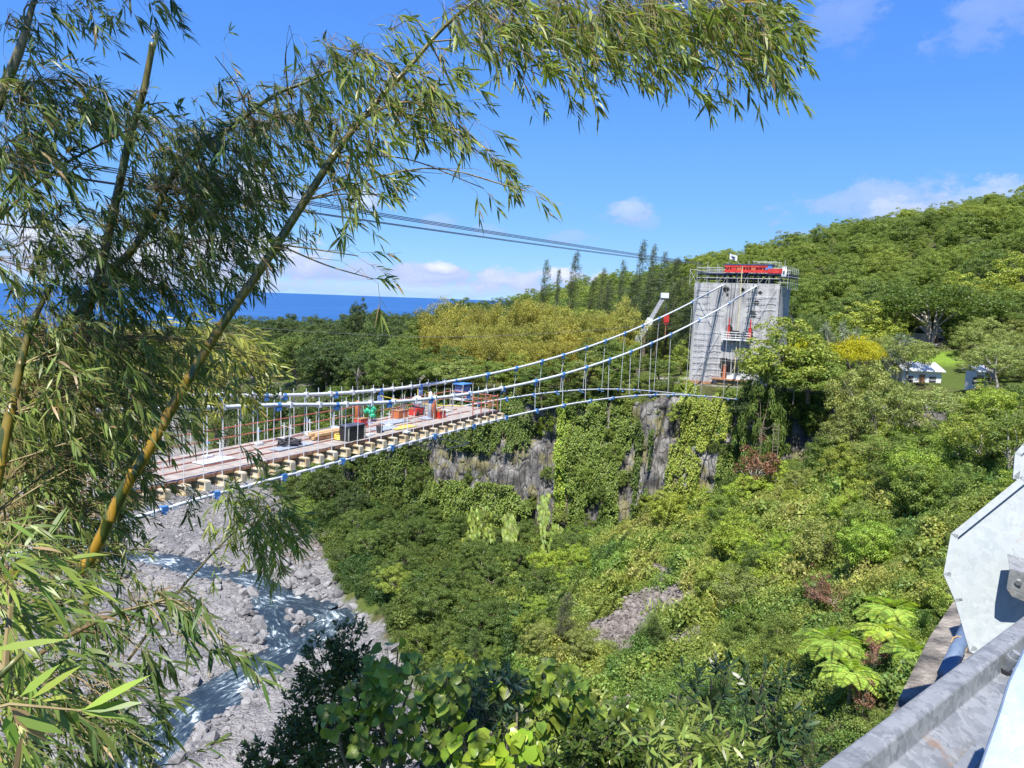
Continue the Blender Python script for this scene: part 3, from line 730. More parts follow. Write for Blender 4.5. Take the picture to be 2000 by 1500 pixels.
    for k in range(6):
        b = k * 1.5
        MB().tube([TP(AR + 1.1, b, ZT - .6), TP(AR + 1.1, b, ZT + 3.0)], .045, 5).build('standard', MAT['steel'], sc)
    for z in (ZT + .4, ZT + 1.4, ZT + 2.3): MB().tube([TP(AR - .5, .3, z), TP(AR + 1.2, .3, z), TP(AR + 1.2, DEP, z)], .045, 5).build('ledger', MAT['steel'], sc)
    MB().box(TP(AR + .6, DEP / 2, ZT + 1.3), (.7, DEP / 2, .05), BN, BD).build('platform', MAT['navy'], sc)
    for a in (AL - 1.0,): 
        MB().tube([TP(a, .3, ZT - .2), TP(a, .3, ZT + 2.4)], .045, 5).tube([TP(a, .3, ZT + 2.3), TP(cols[0], .3, ZT + 2.3)], .04, 5).tube([TP(a, .3, ZT + 2.2), TP(cols[0], .3, ZT)], .04, 5).tube([TP(a, .3, ZT), TP(cols[0], .3, ZT + 2.2)], .04, 5).build('side_frame', MAT['steel'], sc)
    # net
    nt_ = thing('scaffold_net', 'grey debris netting hung around the tower scaffold with torn holes', 'netting', TP(0, -.1, ZB))
    na, nz = 84, 110
    aa = np.linspace(0, 1, na); zz = np.linspace(0, 1, nz); A_, Z_ = np.meshgrid(aa, zz)
    z = ZB + .1 + (ZT - ZB) * Z_
    le = A0 * (1 - Z_) + A0t * Z_
    a = le + (AR - le) * A_
    b = -.12 + fbm(a / 1.1, z / 5, 51) * .38 + fbm(a / .4, z / 2, 52) * .1 - .25 * np.sin(A_ * 3.14) * 0 - np.abs((A_ * 8) % 1 - .5) * .0
    V = np.stack([BT[0] + BN[0] * a + BD[0] * b, BT[1] + BN[1] * a + BD[1] * b, z], -1).reshape(-1, 3) - np.array(nt_.location)
    ii = np.arange(na * nz).reshape(nz, na)
    Q = np.stack([ii[:-1, :-1], ii[:-1, 1:], ii[1:, 1:], ii[1:, :-1]], -1).reshape(-1, 4)
    cz = V[Q].mean(1) + np.array(nt_.location); u, v, _ = proj(cz)
    holes = [(1417, 565, 7, 6), (1485, 572, 5, 4), (1478, 592, 6, 4), (1471, 613, 5, 6), (1425, 645, 6, 9), (1432, 660, 5, 8), (1451, 566, 2.5, 5), (1420, 576, 3, 3)]
    keep = np.ones(len(Q), bool)
    wob = fbm(cz[:, 0] / .7, cz[:, 2] / .7, 53) * 1.2
    for hu, hv, ru, rv in holes: keep &= (np.hypot((u - hu) / ru, (v - hv) / rv) + wob) > 1
    # the opening over the roadway
    keep &= ~((u > 1406 + wob * 4) & (u < 1462) & (v > 700 + (u - 1406) * 0.12 + wob * 5))
    keep &= ~((u > 1428 + wob * 4) & (u < 1470) & (v > 648) & (v < 668))
    np_obj('front_net', V, Q[keep], MAT['net'], nt_)
    def side(name, fa, zt_, n=40):
        bb, zz2 = np.meshgrid(np.linspace(0, 1, n), np.linspace(0, 1, n)); z2 = ZB + .1 + (zt_ - ZB) * zz2
        a2, b2 = fa(bb, zz2); wv = fbm(bb * 8, z2 / 4, 55) * .2
        P = np.stack([BT[0] + BN[0] * a2 + BD[0] * b2, BT[1] + BN[1] * a2 + BD[1] * b2, z2], -1); P[..., 0] += wv
        i3 = np.arange(n * n).reshape(n, n); q = np.stack([i3[:-1, :-1], i3[:-1, 1:], i3[1:, 1:], i3[1:, :-1]], -1).reshape(-1, 4)
        np_obj(name, P.reshape(-1, 3) - np.array(nt_.location), q, MAT['net'], nt_)
    side('side_net', lambda p, q: (AR + .1 + p * 0, p * DEP), ZT - .15)
    side('side_net', lambda p, q: (A0 * (1 - q) + A0t * q, p * DEP), ZT)
    side('back_net', lambda p, q: (AL + (AR - AL) * p, DEP + .1 + 0 * p), ZT - .3)
    # red beam gantry on top
    g = thing('beam_gantry', 'red steel beams with blue top flange lying across the tower top', 'gantry', TP(0, 1, ZT + 2))
    a0, zc = onfront(1419, 521, 1.0); a1, _ = onfront(1503, 521, 1.0); a2, _ = onfront(1531, 531, 1.0)
    zc = ZT + 2.55
    MB().box(TP((a0 + a1) / 2, .1, zc + .36), ((a1 - a0) / 2, .12, .17), BN, BD).box(TP((a0 + a1) / 2, .1, zc - .42), ((a1 - a0) / 2, .14, .15), BN, BD).box(TP((a0 + a1) / 2, .1, zc - .6), ((a1 - a0) / 2, .3, .05), BN, BD).build('red_beam', MAT['red'], g)
    MB().box(TP((a0 + a1) / 2, 2.6, zc), ((a1 - a0) / 2, .12, .42), BN, BD).build('red_beam', MAT['red'], g)
    MB().box(TP((a0 + a1) / 2 + .2, 1.7, zc + .62), ((a1 - a0) / 2 + .5, 1.75, .09), BN, BD).build('blue_flange', MAT['navy'], g)
    MB().box(TP((a1 + a2) / 2, .05, zc - .35), ((a2 - a1) / 2, .14, .36), BN, BD).build('red_beam', MAT['red'], g)
    for k in range(11): MB().box(TP(a0 + (a1 - a0) * (k + .5 + .3 * math.sin(k * 5)) / 11, .10, zc - .04), (.06 + .3 * (k in (2, 3, 7)), .09, .27), BN, BD).build('stiffener', MAT['orange'] if k % 2 else MAT['red'], g)
    MB().box(TP((a0 + a1) / 2, .22, zc), ((a1 - a0) / 2 - .05, .04, .4), BN, BD).build('web_plate', MAT['red'], g)
    MB().box(TP((a0 + a1) / 2, .9, zc), ((a1 - a0) / 2, .3, .4), BN, BD).build('inner_beam', MAT['rail_red'], g)
    MB().box(TP(a1 + .1, .4, zc + .3), (.5, .4, .45), BN, BD).build('winch_box', MAT['blue'], g)
    MB().bar(TP(.4, .6, ZT + .6), TP(1.0, .6, zc + .1), .5, .6).build('sheave_arm', MAT['dark'], g)
    # dark jumble under the deck: anchor frames
    fr = thing('saddle_frame', 'dark steel saddle frame standing under the red beams', 'steel frame', TP(0, 3, ZT))
    for a in np.linspace(-3.4, 4.4, 9): MB().bar(TP(a, 2.6, ZT - .2), TP(a + .3, 2.6, ZT + 1.7), .3, .35).build('post', MAT['navy'], fr)
    MB().box(TP(.5, 2.8, ZT + .4), (4.4, .3, .16), BN, BD).build('cross_beam', MAT['dark'], fr)
    # flags
    for (uu, vv, ztop, nm, lab) in ((1424, 512, 8.6, 0, 'white flag with dark emblem flying above the red beams'), (1533, 535, 7.5, 1, 'white banner with dark emblem hanging at the right scaffold corner')):
        a, z = onfront(uu, vv, .5); f = thing('flag', lab, 'flag', TP(a, .5, ZT + 1))
        if nm == 0:
            ztp = onfront(1424, 494, .5)[1]; MB().tube([TP(a, .5, ZT + 1.8), TP(a, .5, ztp)], .045, 5).build('flag_pole', MAT['wire'], f)
            n = 12; I, J = np.meshgrid(np.arange(n), np.arange(7)); x = I / (n - 1) * 1.25; y = J / 6 * .85
            P = np.stack([a + x, .5 + .12 * np.sin(x * 6), ztp - .1 - y - x * .28], -1).reshape(-1, 3)
        else:
            ztp = onfront(1533, 520, .0)[1]; MB().tube([TP(a, .1, ZT + .4), TP(a, .1, ztp + 1.0)], .04, 5).build('flag_pole', MAT['steel'], f)
            n = 7; I, J = np.meshgrid(np.arange(n), np.arange(12)); x = I / (n - 1) * .75; y = J / 11 * 1.6
            P = np.stack([a - .4 + x, .0 + .06 * np.sin(y * 4), ztp - y], -1).reshape(-1, 3)
        W = np.array([TP(*p) for p in P]) - np.array(f.location); r_, c_ = I.shape; i3 = np.arange(r_ * c_).reshape(r_, c_)
        q = np.stack([i3[:-1, :-1], i3[:-1, 1:], i3[1:, 1:], i3[1:, :-1]], -1).reshape(-1, 4)
        np_obj('cloth', W, q, MAT['white'], f, True)
        c = W.reshape(r_, c_, 3)[r_ // 2, c_ // 2] + np.array(f.location) - BD * .16
        k = [c + BN * (.3 * math.cos(t) * (1.2 if nm == 0 else .55)) + ZU * (.2 * math.sin(t) + .07 * math.cos(2 * t) - (.1 * math.cos(t) if nm == 0 else 0)) for t in np.linspace(0, 6.28, 12)[:-1]]
        MB().prism(k, BD * .01).build('emblem', MAT['navy'], f)
    # suspended work platform with red hoists
    w = thing('work_platform', 'white suspended work platform with red hoists in front of the netting', 'platform', TP(0, -.6, -3))
    aL, zF = onfront(1411, 662, -.7); aR, _ = onfront(1466, 662, -.7)
    MB().box(TP((aL + aR) / 2, -.7, zF), ((aR - aL) / 2, .5, .12), BN, BD).build('floor', MAT['white'], w)
    for k in range(3): MB().tube([TP(aL, -1.15, zF + .35 + .4 * k), TP(aR, -1.15, zF + .35 + .4 * k)], .05, 5).build('guard_rail', MAT['white'], w)
    for a in np.linspace(aL, aR, 5): MB().tube([TP(a, -1.15, zF), TP(a, -1.15, zF + 1.2)], .045, 5).build('post', MAT['white'], w)
    for (uu) in (1423, 1465):
        a, z = onfront(uu, 650, -.9)
        MB().box(TP(a, -.9, zF + 1.2), (.2, .22, .85), BN, BD).tube([TP(a, -.9, zF + 2), TP(a, -.9, zF + 3.4)], .1, 6).build('hoist', MAT['red'], w)
        MB().tube([TP(a, -.9, zF + 2), TP(a, -.9, ZT + 1.5)], .03, 4).build('hoist_rope', MAT['wire'], w)
        MB().tube([TP(a + .25, -.9, zF + 2), TP(a + .6, -.6, ZT + 1.5)], .03, 4).build('hoist_rope', MAT['wire'], w)
    MB().box(TP((aL + aR) / 2 - .3, -.6, zF + .95), (.55, .25, .5), BN, BD).build('tool_box', MAT['dark'], w)
    p = thing('hanging_pole', 'long pale yellow pole hanging down the front of the netting', 'pole'); 
    a, z0 = onfront(1450, 520, -.5); _, z1 = onfront(1448, 730, -.5)
    MB().tube([TP(a, -.5, z0), TP(a - .1, -.6, z1)], .06, 6).build('shaft', plain('pale_yellow', (.62, .55, .3), .6), p)
    for k, (u_, v0, v1) in enumerate(((1424, 560, 720), (1433, 575, 735), (1464, 560, 735), (1440, 680, 760))):
        a, z0 = onfront(u_, v0, -.45); _, z1 = onfront(u_, v1, -.45)
        o = MB().tube([TP(a, -.45, z0), TP(a + .1 * (k - 1), -.5, z1)], .025, 4).build('hanging_rope', MAT['wire']); tag(o, 'thin dark rope hanging down the front of the tower netting', 'rope', 'ropes on the tower front')
    # trolley table at the foot, orange post, debris
    tr = thing('trolley', 'rusty flat trolley standing on the rails at the tower foot', 'trolley', TP(0, -1, ZB))
    aL, zt_ = onfront(1388, 737, -1.2); aR, _ = onfront(1466, 737, -1.2)
    MB().box(TP((aL + aR) / 2, -.6, ZB + 1.05), ((aR - aL) / 2, .9, .09), BN, BD).build('table', MAT['rust'], tr)
    MB().box(TP((aL + aR) / 2 + .3, -.6, ZB + .6), ((aR - aL) / 2 - .8, .6, .34), BN, BD).build('chassis', noise_mat('olive_steel', (.16, .12, .05), (.34, .27, .13), scale=2), tr)
    for a in np.linspace(aL + .8, aR - .4, 4): MB().tube([TP(a, -1.4, ZB + .35), TP(a, -1.2, ZB + .35)], .3, 10).build('wheel', MAT['dark'], tr)
    o = thing('jack_post', 'orange jack post standing on the rusty trolley', 'jack post', TP(0, -.8, ZB + 1.15)); a, z = onfront(1415, 725, -.8)
    MB().box(TP(a, -.8, ZB + 2.2), (.2, .2, 1.05), BN, BD).build('column', MAT['orange'], o); MB().box(TP(a, -.8, ZB + 3.3), (.25, .25, .12), BN, BD).build('head', MAT['rust'], o)
    for k in range(5):
        a, z = onfront(1425 + k * 9, 728, -.5)
        o = thing('crate', 'white crate on the rusty trolley at the tower foot', 'crate', TP(a, -.5, ZB + 1.14), 'crates on the trolley')
        MB().box(TP(a, -.5, ZB + 1.14 + .3 + .1 * (k % 2)), (.36, .3, .28 + .1 * (k % 2)), BN, BD).build('box', MAT['white'], o)
        MB().box(TP(a, -.5, ZB + 1.75 + .2 * (k % 2)), (.38, .32, .04), BN, BD).build('lid', MAT['white_steel'], o)
    # stay wires behind right corner
    for k in range(3):
        o = MB().tube([TP(AR + .4, DEP - .5, ZT - 4.5 - k * .4), TP(AR + 6 + k * .6, DEP + 2, ZB + 3)], .07, 5).build('stay_cable', MAT['wire']); tag(o, 'dark stay cable slanting down from the right back corner of the tower', 'cable', 'tower stay cables')
build_tower()

# ------------------------------------------------------------------ suspension cables
NU = [(432,786),(500,789),(544,790),(658,790),(760,785),(842,778),(916,768),(984,756),(1046,743),(1100,727.5),(1145,715),(1190,701),(1232,686),(1272,671),(1310,655),(1365,625),(1400,607),(1450,575),(1487,552)]
FU = [(434,773),(520,772),(556,772),(656,771),(744,765),(822,755),(890,745),(952,732),(1008,720),(1058,706),(1100,694),(1145,680),(1182,665),(1220,651),(1255,637.5),(1287,622.5),(1320,605),(1350,590),(1420,553)]
NL = [(1422,778),(1365,774),(1335,771),(1305,770),(1270,770),(1235,772),(1192,776),(1150,782),(1100,791),(1048,802),(988,817),(924,834),(848,852),(765,872),(668,897),(554,928),(422,964),(320,994)]
FL = [(1305,766),(1237,760),(1210,759),(1175,759),(1137,760),(1100,764),(1052,769),(1005,777),(967,785)]
def fit(L, off, k=3):
    q = np.array([onp(u, v, off) for u, v in L]); return np.polyfit(q[:, 0], q[:, 1], k), q[:, 0]
cNU, sNU = fit(NU, 2.7, 4); cFU, sFU = fit(FU, -2.7, 4); cNL, sNL = fit(NL, 2.9, 4)
def zU(s): s = np.asarray(s, float); z = (np.polyval(cNU, s) + np.polyval(cFU, s)) / 2; return np.where(s > 98, np.polyval((np.polyval(cNU, [98.])[0] + np.polyval(cFU, [98.])[0],), 0) / 2 + 0.00165 * ((s - 80) ** 2 - 18 ** 2), z)
def zL(s): s = np.asarray(s, float); return np.where(s > 103, np.polyval(cNL, 103.0) - 0.06 * (s - 103), np.polyval(cNL, s))
DECK0, DECK1 = 75.5, 124.0
def zD(s): return -8.62 - 0.0125 * (np.asarray(s, float) - 75)
def build_cables():
    beams = np.arange(DECK0 + .5, DECK1, 1.06)
    for side, nm, S in ((1, 'nearer', sNU), (-1, 'farther', sFU)):
        t = thing('main_cable', 'white main suspension cable sagging on the %s side of the bridge' % nm, 'cable', BP(80, side * 2.7, -7), 'main suspension cables')
        ss = np.concatenate([np.arange(-2, 128, 1.5), [128]])
        mb = MB(); mb.tube([BP(s, side * 2.7, float(zU(s))) for s in ss], .112, 8); mb.build('cable', MAT['white_steel'], t, True)
        sub = MB()
        for s0 in range(0, 1): pass
        cl = [float(s) for s in S if s > 22 and s < 100] + [7.5, 15]
        for s in cl:
            z = float(zU(s)); dz = float(zU(s + .5) - zU(s - .5)); ax = unit(-BD + ZU * dz)
            kk = .9 if s < 72 else .55
            MB().tube([BP(s, side * 2.7, z) - ax * .22 * kk, BP(s, side * 2.7, z) + ax * .22 * kk], .2 * kk ** .9, 8).box(BP(s, side * 2.7, z - .2), (.16, .09, .12), BD, BN).build('clamp', MAT['blue'], t)
            if s < DECK0 - 1:
                MB().tube([BP(s, side * 2.7, z - .1), BP(s + .1, side * 2.8, float(zL(s)) + .1)], .024, 4).build('hanger', MAT['white_steel'], t)
        for i, s in enumerate(beams):
            z = float(zU(s))
            MB().tube([BP(s, side * 2.7, z + .42), BP(s, side * 2.62, float(zD(s)) - .5)], .022, 5).build('hanger', MAT['white_steel'], t)
            if i % 2 == 0: MB().box(BP(s, side * 2.7, z), (.08, .145, .155), BD, BN).build('collar', MAT['white_steel'], t)
        # strands fanning to the saddle
        for k in range(4):
            MB().tube([BP(15, side * 2.7, float(zU(15)) + .06 * k), BP(-3, side * 2.7 + (k - 1.5) * .35, float(zU(-3)) + (k - 1.5) * .12)], .05, 5).build('strand', MAT['white_steel'], t)
        t = thing('stabilising_cable', 'thin white under-deck cable arching below the bridge on the %s side' % nm, 'cable', BP(80, side * 2.9, -9.4), 'lower stabilising cables')
        MB().tube([BP(s, side * (2.9 + .02 * abs(s - 70) * (s < 70)), float(zL(s))) for s in np.arange(8, 128, 1.5)], .085, 7).build('cable', MAT['white_steel'], t, True)
        for s in (list(sNL) if side > 0 else [float(x) for x in sNL]):
            s = float(s)
            if s < 12: continue
            MB().box(BP(s, side * (2.9 + .02 * abs(s - 70) * (s < 70)), float(zL(s))), (.16, .12, .13), BD, BN).tube([BP(s, side * 2.75, float(zL(s)) - .2), BP(s, side * 3.05, float(zL(s)) - .2)], .06, 6).build('clamp', MAT['blue'], t)
        for i, s in enumerate(beams):
            MB().tube([BP(s, side * 2.7, float(zD(s)) - .55), BP(s - .35, side * 2.9, float(zL(s)))], .03, 4).build('tie_rod', MAT['white_steel'], t)
            MB().box(BP(s - .35, side * 2.9, float(zL(s)) - .05), (.14, .1, .1), BD, BN).build('tie_clip', MAT['white_steel'], t)
build_cables()

# ------------------------------------------------------------------ half-built deck
def build_deck():
    t = thing('bridge_deck', 'half-built timber bridge deck on cream crossbeams ending in mid air', 'bridge deck', BP(90, 0, -9))
    beams = np.arange(DECK0 + .5, DECK1, 1.06)
    for s in beams:
        z = float(zD(s))
        m = MB()
        m.box(BP(s, .1, z - .38), (.06, 2.75, .22), BD, BN).box(BP(s, .1, z - .16), (.17, 2.8, .03), BD, BN).box(BP(s, .1, z - .6), (.17, 2.75, .03), BD, BN).box(BP(s, 2.92, z - .38), (.155, .05, .21), BD, BN)
        m.build('crossbeam', MAT['cream'], t)
    for off in (-1.9, 1.75):
        MB().bar(BP(DECK0 + .2, off, float(zD(DECK0)) - .42), BP(DECK1, off, float(zD(DECK1)) - .42), .16, .46).build('girder', MAT['cream'], t)
    # board panels, slightly uneven
    s = DECK0
    while s < DECK1:
        w = random.choice((1.2, 2.4, 2.4, 3.0)); e = min(s + w, DECK1)
        for (o0, o1) in ((-2.3, -.78), (-.76, .76), (.78, 2.3)):
            z = float(zD(s)) - .05 + random.uniform(-.012, .012)
            MB().bar(BP(s + .015, (o0 + o1) / 2, z), BP(e - .015, (o0 + o1) / 2, float(zD(e)) - .05), o1 - o0, .07).build('board_panel', MAT['wood'], t)
        s = e
    MB().bar(BP(DECK0, 2.36, float(zD(DECK0)) - .06), BP(DECK1, 2.36, float(zD(DECK1)) - .06), .06, .16).build('edge_board', MAT['rust'], t)
    for off in (-1.55, -.35, .9):
        MB().bar(BP(DECK0 + 2, off, float(zD(DECK0 + 2)) + .03), BP(DECK1, off, float(zD(DECK1)) + .03), .045, .05).build('guide_rail', MAT['rail_red'], t)
    for s0, off, l, w, m in ((84, -.2, 2.2, .9, 'navy'), (86.5, .9, 1.8, 1.0, 'navy'), (93.8, .6, 2.6, .8, 'navy'), (80.5, .5, 2.4, 1.0, 'navy'), (99, .2, 2, .9, 'white_steel'), (88, -1.3, 1.6, .8, 'white_steel'), (78.5, -.6, 1.6, 1, 'white_steel')):
        o = MB().bar(BP(s0, off, float(zD(s0)) + .05), BP(s0 + l, off, float(zD(s0 + l)) + .05), w, .05).build('metal_sheet', plain('blue_grey_sheet', (.3, .34, .42), .4) if m == 'navy' else MAT['white_steel'])
        tag(o, 'flat metal sheet lying on the boards of the bridge deck', 'metal sheet', 'metal sheets on the deck')
    # guard rails
    for off, lab, col in ((-2.35, 'faded red guard rail along the far edge of the deck', 'rail_red'),):
        g = thing('guard_rail', lab, 'guard rail', BP(90, off, -8.6))
        for h in (.5, 1.05): MB().tube([BP(x, off, float(zD(x)) + h) for x in np.arange(DECK0, DECK1, 2)], .035, 5).build('handrail', MAT[col], g)
        for x in np.arange(DECK0 + .1, DECK1, 2.1): MB().tube([BP(x, off, float(zD(x)) - .1), BP(x, off, float(zD(x)) + 1.15)], .035, 5).build('post', MAT['steel'], g)
    MB
    g = thing('guard_rail', 'faded red guard rail closing the open end of the deck', 'guard rail', BP(DECK0, 0, -8.6))
    for h in (.4, .75, 1.1):
        MB().tube([BP(DECK0 + .2, -2.3, float(zD(DECK0)) + h), BP(DECK0 + .2, 2.2, float(zD(DECK0)) + h)], .035, 5).build('handrail', MAT['rail_red'], g)
        MB().tube([BP(DECK0 + .2, 2.2, float(zD(DECK0)) + h), BP(DECK0 + 3.6, 2.2, float(zD(DECK0)) + h)], .035, 5).build('handrail', MAT['rail_red'], g)
    for q in [(.2, o) for o in np.linspace(-2.3, 2.2, 5)] + [(x, 2.2) for x in (1.3, 2.5, 3.6)]:
        MB().tube([BP(DECK0 + q[0], q[1], float(zD(DECK0)) - .1), BP(DECK0 + q[0], q[1], float(zD(DECK0)) + 1.25)], .04, 5).build('post', MAT['rail_red'] if q[1] > -1 else MAT['steel'], g)
    # gear on the deck; p(u,v) drops a pixel on the deck plane
    def p(u, v, dz=0):
        q = ray(u, v); t_ = -8.75 / q[2]
        for _ in range(6):
            P = q * t_; s_ = (BT - P) @ BD; t_ *= float(zD(s_)) / P[2]
        P = q * t_; return P + ZU * dz
    for u, v, h, lab in ((698, 831, 1.75, 'orange gas cylinder standing alone at the far edge of the deck'), (847, 818, 1.6, 'orange gas cylinder standing beside the tall grey cylinder on the deck'), (704, 829, .8, None)):
        if lab is None: continue
        c = p(u, v); o = thing('gas_cylinder', lab, 'gas cylinder', c, 'gas cylinders on the deck')
        MB().tube([c, c + ZU * (h - .3), c + ZU * (h - .12), c + ZU * (h - .05)], [.17, .17, .12, .06], 10).build('bottle', MAT['orange'], o, True)
        MB().tube([c + ZU * (h - .06), c + ZU * (h + .1)], [.07, .05], 8).build('valve', MAT['dark'], o)
    c = p(840, 817); o = thing('gas_cylinder', 'tall grey gas cylinder beside an orange one on the deck', 'gas cylinder', c)
    MB().tube([c, c + ZU * 1.6, c + ZU * 1.8, c + ZU * 1.95], [.17, .17, .12, .05], 10).build('bottle', MAT['white_steel'], o, True); MB().ball(c + ZU * 2, .08).build('valve', MAT['dark'], o)
    c = p(688, 858, .45); o = thing('machine_box', 'large black equipment box with a grey frame on the near edge of the deck', 'equipment box', c - ZU * .45)
    MB().box(c, (.75, .35, .42), BD, BN).build('housing', MAT['black'], o)
    MB().box(c + ZU * .44, (.8, .4, .025), BD, BN).build('lid', MAT['wire'], o)
    for s_ in (-1, 1): MB().box(c + BN * .37 + BD * .7 * s_, (.04, .02, .44), BD, BN).build('frame_post', MAT['steel'], o)
    c = p(720, 822); o = thing('green_net_stand', 'bright green net bundle hung on a grey stand on the deck', 'stand', c)
    MB().tube([c, c + ZU * 1.5], .04, 6).tube([c + ZU * 1.45 - BD * .5, c + ZU * 1.45 + BD * .5], .04, 6).build('stand', MAT['steel'], o)
    m = MB()
    for k in range(9): m.ball(c + np.array([random.uniform(-.3, .3), random.uniform(-.3, .3), .75 + random.uniform(-.4, .45)]), .22, sc=(1, 1, .8))
    m.build('net_bundle', MAT['green'], o)
    c = p(903, 790); o = thing('blue_machine', 'dark blue winch machine with a tube frame near the deck end', 'machine', c)
    MB().box(c + ZU * 1.1, (.5, .4, .42), BD, BN).build('body', noise_mat('blue_machine_paint', (.1, .13, .3), (.2, .24, .42), scale=2), o)
    for a in (-.7, .7):
        for b in (-.5, .5): MB().tube([c + BD * a + BN * b, c + BD * a + BN * b + ZU * 1.7], .035, 5).build('frame_post', MAT['steel'], o)
    MB().box(c + ZU * 1.68, (.72, .5, .03), BD, BN).build('canopy', MAT['blue'], o)
    MB().box(c + ZU * .5 - BD * .1, (.6, .6, .08), BD, BN).build('skid', MAT['white_steel'], o)
    c = p(815, 810); o = thing('generator', 'small grey wheeled generator with a red base on the deck', 'generator', c)
    MB().ball(c + ZU * 1.0, .42, 10, 7).build('drum', MAT['white_steel'], o); MB().box(c + ZU * .3, (.5, .3, .22), BD, BN).build('base', MAT['red'], o)
    for a in (-.35, .35): MB().tube([c + BD * a - BN * .35 + ZU * .15, c + BD * a + BN * .35 + ZU * .15], .15, 8).build('wheel', MAT['dark'], o)
    MB().tube([c + ZU * .5, c + ZU * 1.9], .035, 5).build('handle', MAT['yellow'], o)
    for i, (u, v, w, l, h, m, nm, lab) in enumerate(((780, 815, .35, .5, .5, 'orange', 'tool_chest', 'small orange tool chest on the far side of the deck'), (858, 816, .3, .35, .5, 'red', 'fire_box', 'low red box at the foot of the orange cylinders'),
                        (811, 810, .3, .4, .45, 'red', 'fuel_can', 'red fuel can near the grey generator on the deck'), (741, 845, .22, .22, .45, 'dark', 'bucket', 'dark bucket standing on the near edge of the deck'),
                        (648, 852, .45, 1.5, .5, 'tan', 'timber_stack', 'stack of tan timber beside the black box on the deck'), (705, 832, .3, .35, .5, 'red', 'fuel_can', 'red can at the foot of the lone orange cylinder'))):
        c = p(u, v); o = thing(nm, lab, nm.replace('_', ' '), c)
        if nm == 'bucket':
            MB().tube([c, c + ZU * h], [w * .8, w], 10).build('bucket_wall', MAT[m], o); MB().tube([c + BD * w + ZU * h, c + ZU * (h + .2), c - BD * w + ZU * h], .02, 4).build('handle', MAT['wire'], o)
        elif nm == 'timber_stack':
            for k in range(8):
                a = c + BN * (-.3 + .2 * (k % 4)) + ZU * (.1 + .2 * (k // 4)); MB().bar(a - BD * (l + .1 * (k % 3)), a + BD * l, .18, .16).build('beam', MAT['tan'] if k % 3 else MAT['rust'], o)
        else:
            MB().box(c + ZU * h / 2, (l, w, h / 2), BD, BN).build('body', MAT[m], o); MB().box(c + ZU * (h + .02), (l + .02, w + .02, .03), BD, BN).build('lid', MAT['rust'], o)
            MB().tube([c - BD * l * .4 + ZU * h, c - BD * l * .3 + ZU * (h + .14), c + BD * l * .3 + ZU * (h + .14), c + BD * l * .4 + ZU * h], .02, 4).build('handle', MAT['wire'], o)
    c = p(565, 871); o = thing('chain_pile', 'tangled dark chain and cable pile on the deck boards', 'chain pile', c); r = random.Random(3); m = MB()
    for k in range(7):
        q = [c + np.array([math.cos(a) * r.uniform(.3, .8), math.sin(a) * r.uniform(.3, .8), r.uniform(.04, .4)]) for a in np.linspace(0, 6.28 * 1.1, 12)]
        m.tube(q, .05, 5)
    m.build('chain', MAT['dark'], o)
    c = p(665, 858); o = thing('hose_coil', 'yellow hose coil lying beside the black box', 'hose', c); m = MB()
    for k in range(3): m.tube([c + np.array([.35 * math.cos(a), .35 * math.sin(a), .06 + .1 * k]) for a in np.linspace(0, 6.28, 14)], .05, 5)
    m.build('coil', MAT['yellow'], o)
    c = p(787, 835); o = MB().box(c + ZU * .03, (1.0, .4, .02), BD, BN).build('yellow_sheet', MAT['yellow']); tag(o, 'flat yellow sheet lying on the middle of the deck', 'sheet')
    # yellow ropes, blue tags between the cables
    for k, (u0, v0, u1, v1) in enumerate(((742, 773, 905, 793), (822, 759, 896, 770))):
        a = at(u0, v0, 56 if k == 0 else 59); b = at(u1, v1, 60)
        q = [a * (1 - x) + b * x - ZU * .7 * math.sin(x * 3.14) * (.6 if k else .3) for x in np.linspace(0, 1, 10)]
        o = MB().tube(q, .035, 5).build('yellow_strap', MAT['yellow']); tag(o, ['lower long yellow strap strung over the deck between the cables', 'upper short yellow strap strung over the deck below the far cable'][k], 'strap')
        o = MB().box(a - ZU * .25, (.22, .03, .26), BD, BN).build('blue_tag', plain('pale_blue_tag', (.28, .4, .72))); tag(o, ['blue tag hanging at the end of the lower yellow strap', 'blue tag hanging at the end of the upper yellow strap'][k], 'tag')
    # trestle and valve stands
    for k, (u, v) in enumerate(((505, 868), (555, 858), (568, 862), (600, 846), (605, 850), (430, 895), (405, 893), (652, 835), (760, 832), (722, 850), (795, 845))):
        c = p(u, v); o = thing('jack_stand', 'grey screw jack stand standing on the deck', 'jack stand', c, 'jack stands on the deck')
        MB().box(c + ZU * .05, (.2, .2, .05), BD, BN).build('base_plate', MAT['white_steel'], o); MB().tube([c, c + ZU * 1.0], .035, 6).build('screw', MAT['white_steel'], o)
        MB().tube([c + ZU * .8 - BN * .25, c + ZU * .8 + BN * .25], .03, 5).build('cross_arm', MAT['blue'] if k % 3 == 0 else MAT['steel'], o)
    # inspection cage under the deck
    c = BP(80.4, -.8, -10.3); o = thing('inspection_cage', 'cream tube inspection cage hanging under the bridge deck', 'cage', BP(80.4, 0, -10.6))
    cs = [BP(s, off, z) for z in (-10.9, -9.3) for s, off in ((78.6, -1.6), (78.6, 1.6), (81.6, 1.6), (81.6, -1.6))]
    m = MB()
    for a, b in ((0, 1), (1, 2), (2, 3), (3, 0), (4, 5), (5, 6), (6, 7), (7, 4), (0, 4), (1, 5), (2, 6), (3, 7)): m.bar(cs[a], cs[b], .08, .08)
    m.build('frame', MAT['cream'], o); m = MB()
    for a, b in ((0, 5), (1, 6), (3, 4), (2, 7)): m.bar(cs[a], cs[b], .05, .05)
    m.build('brace', MAT['cream'], o)
build_deck()

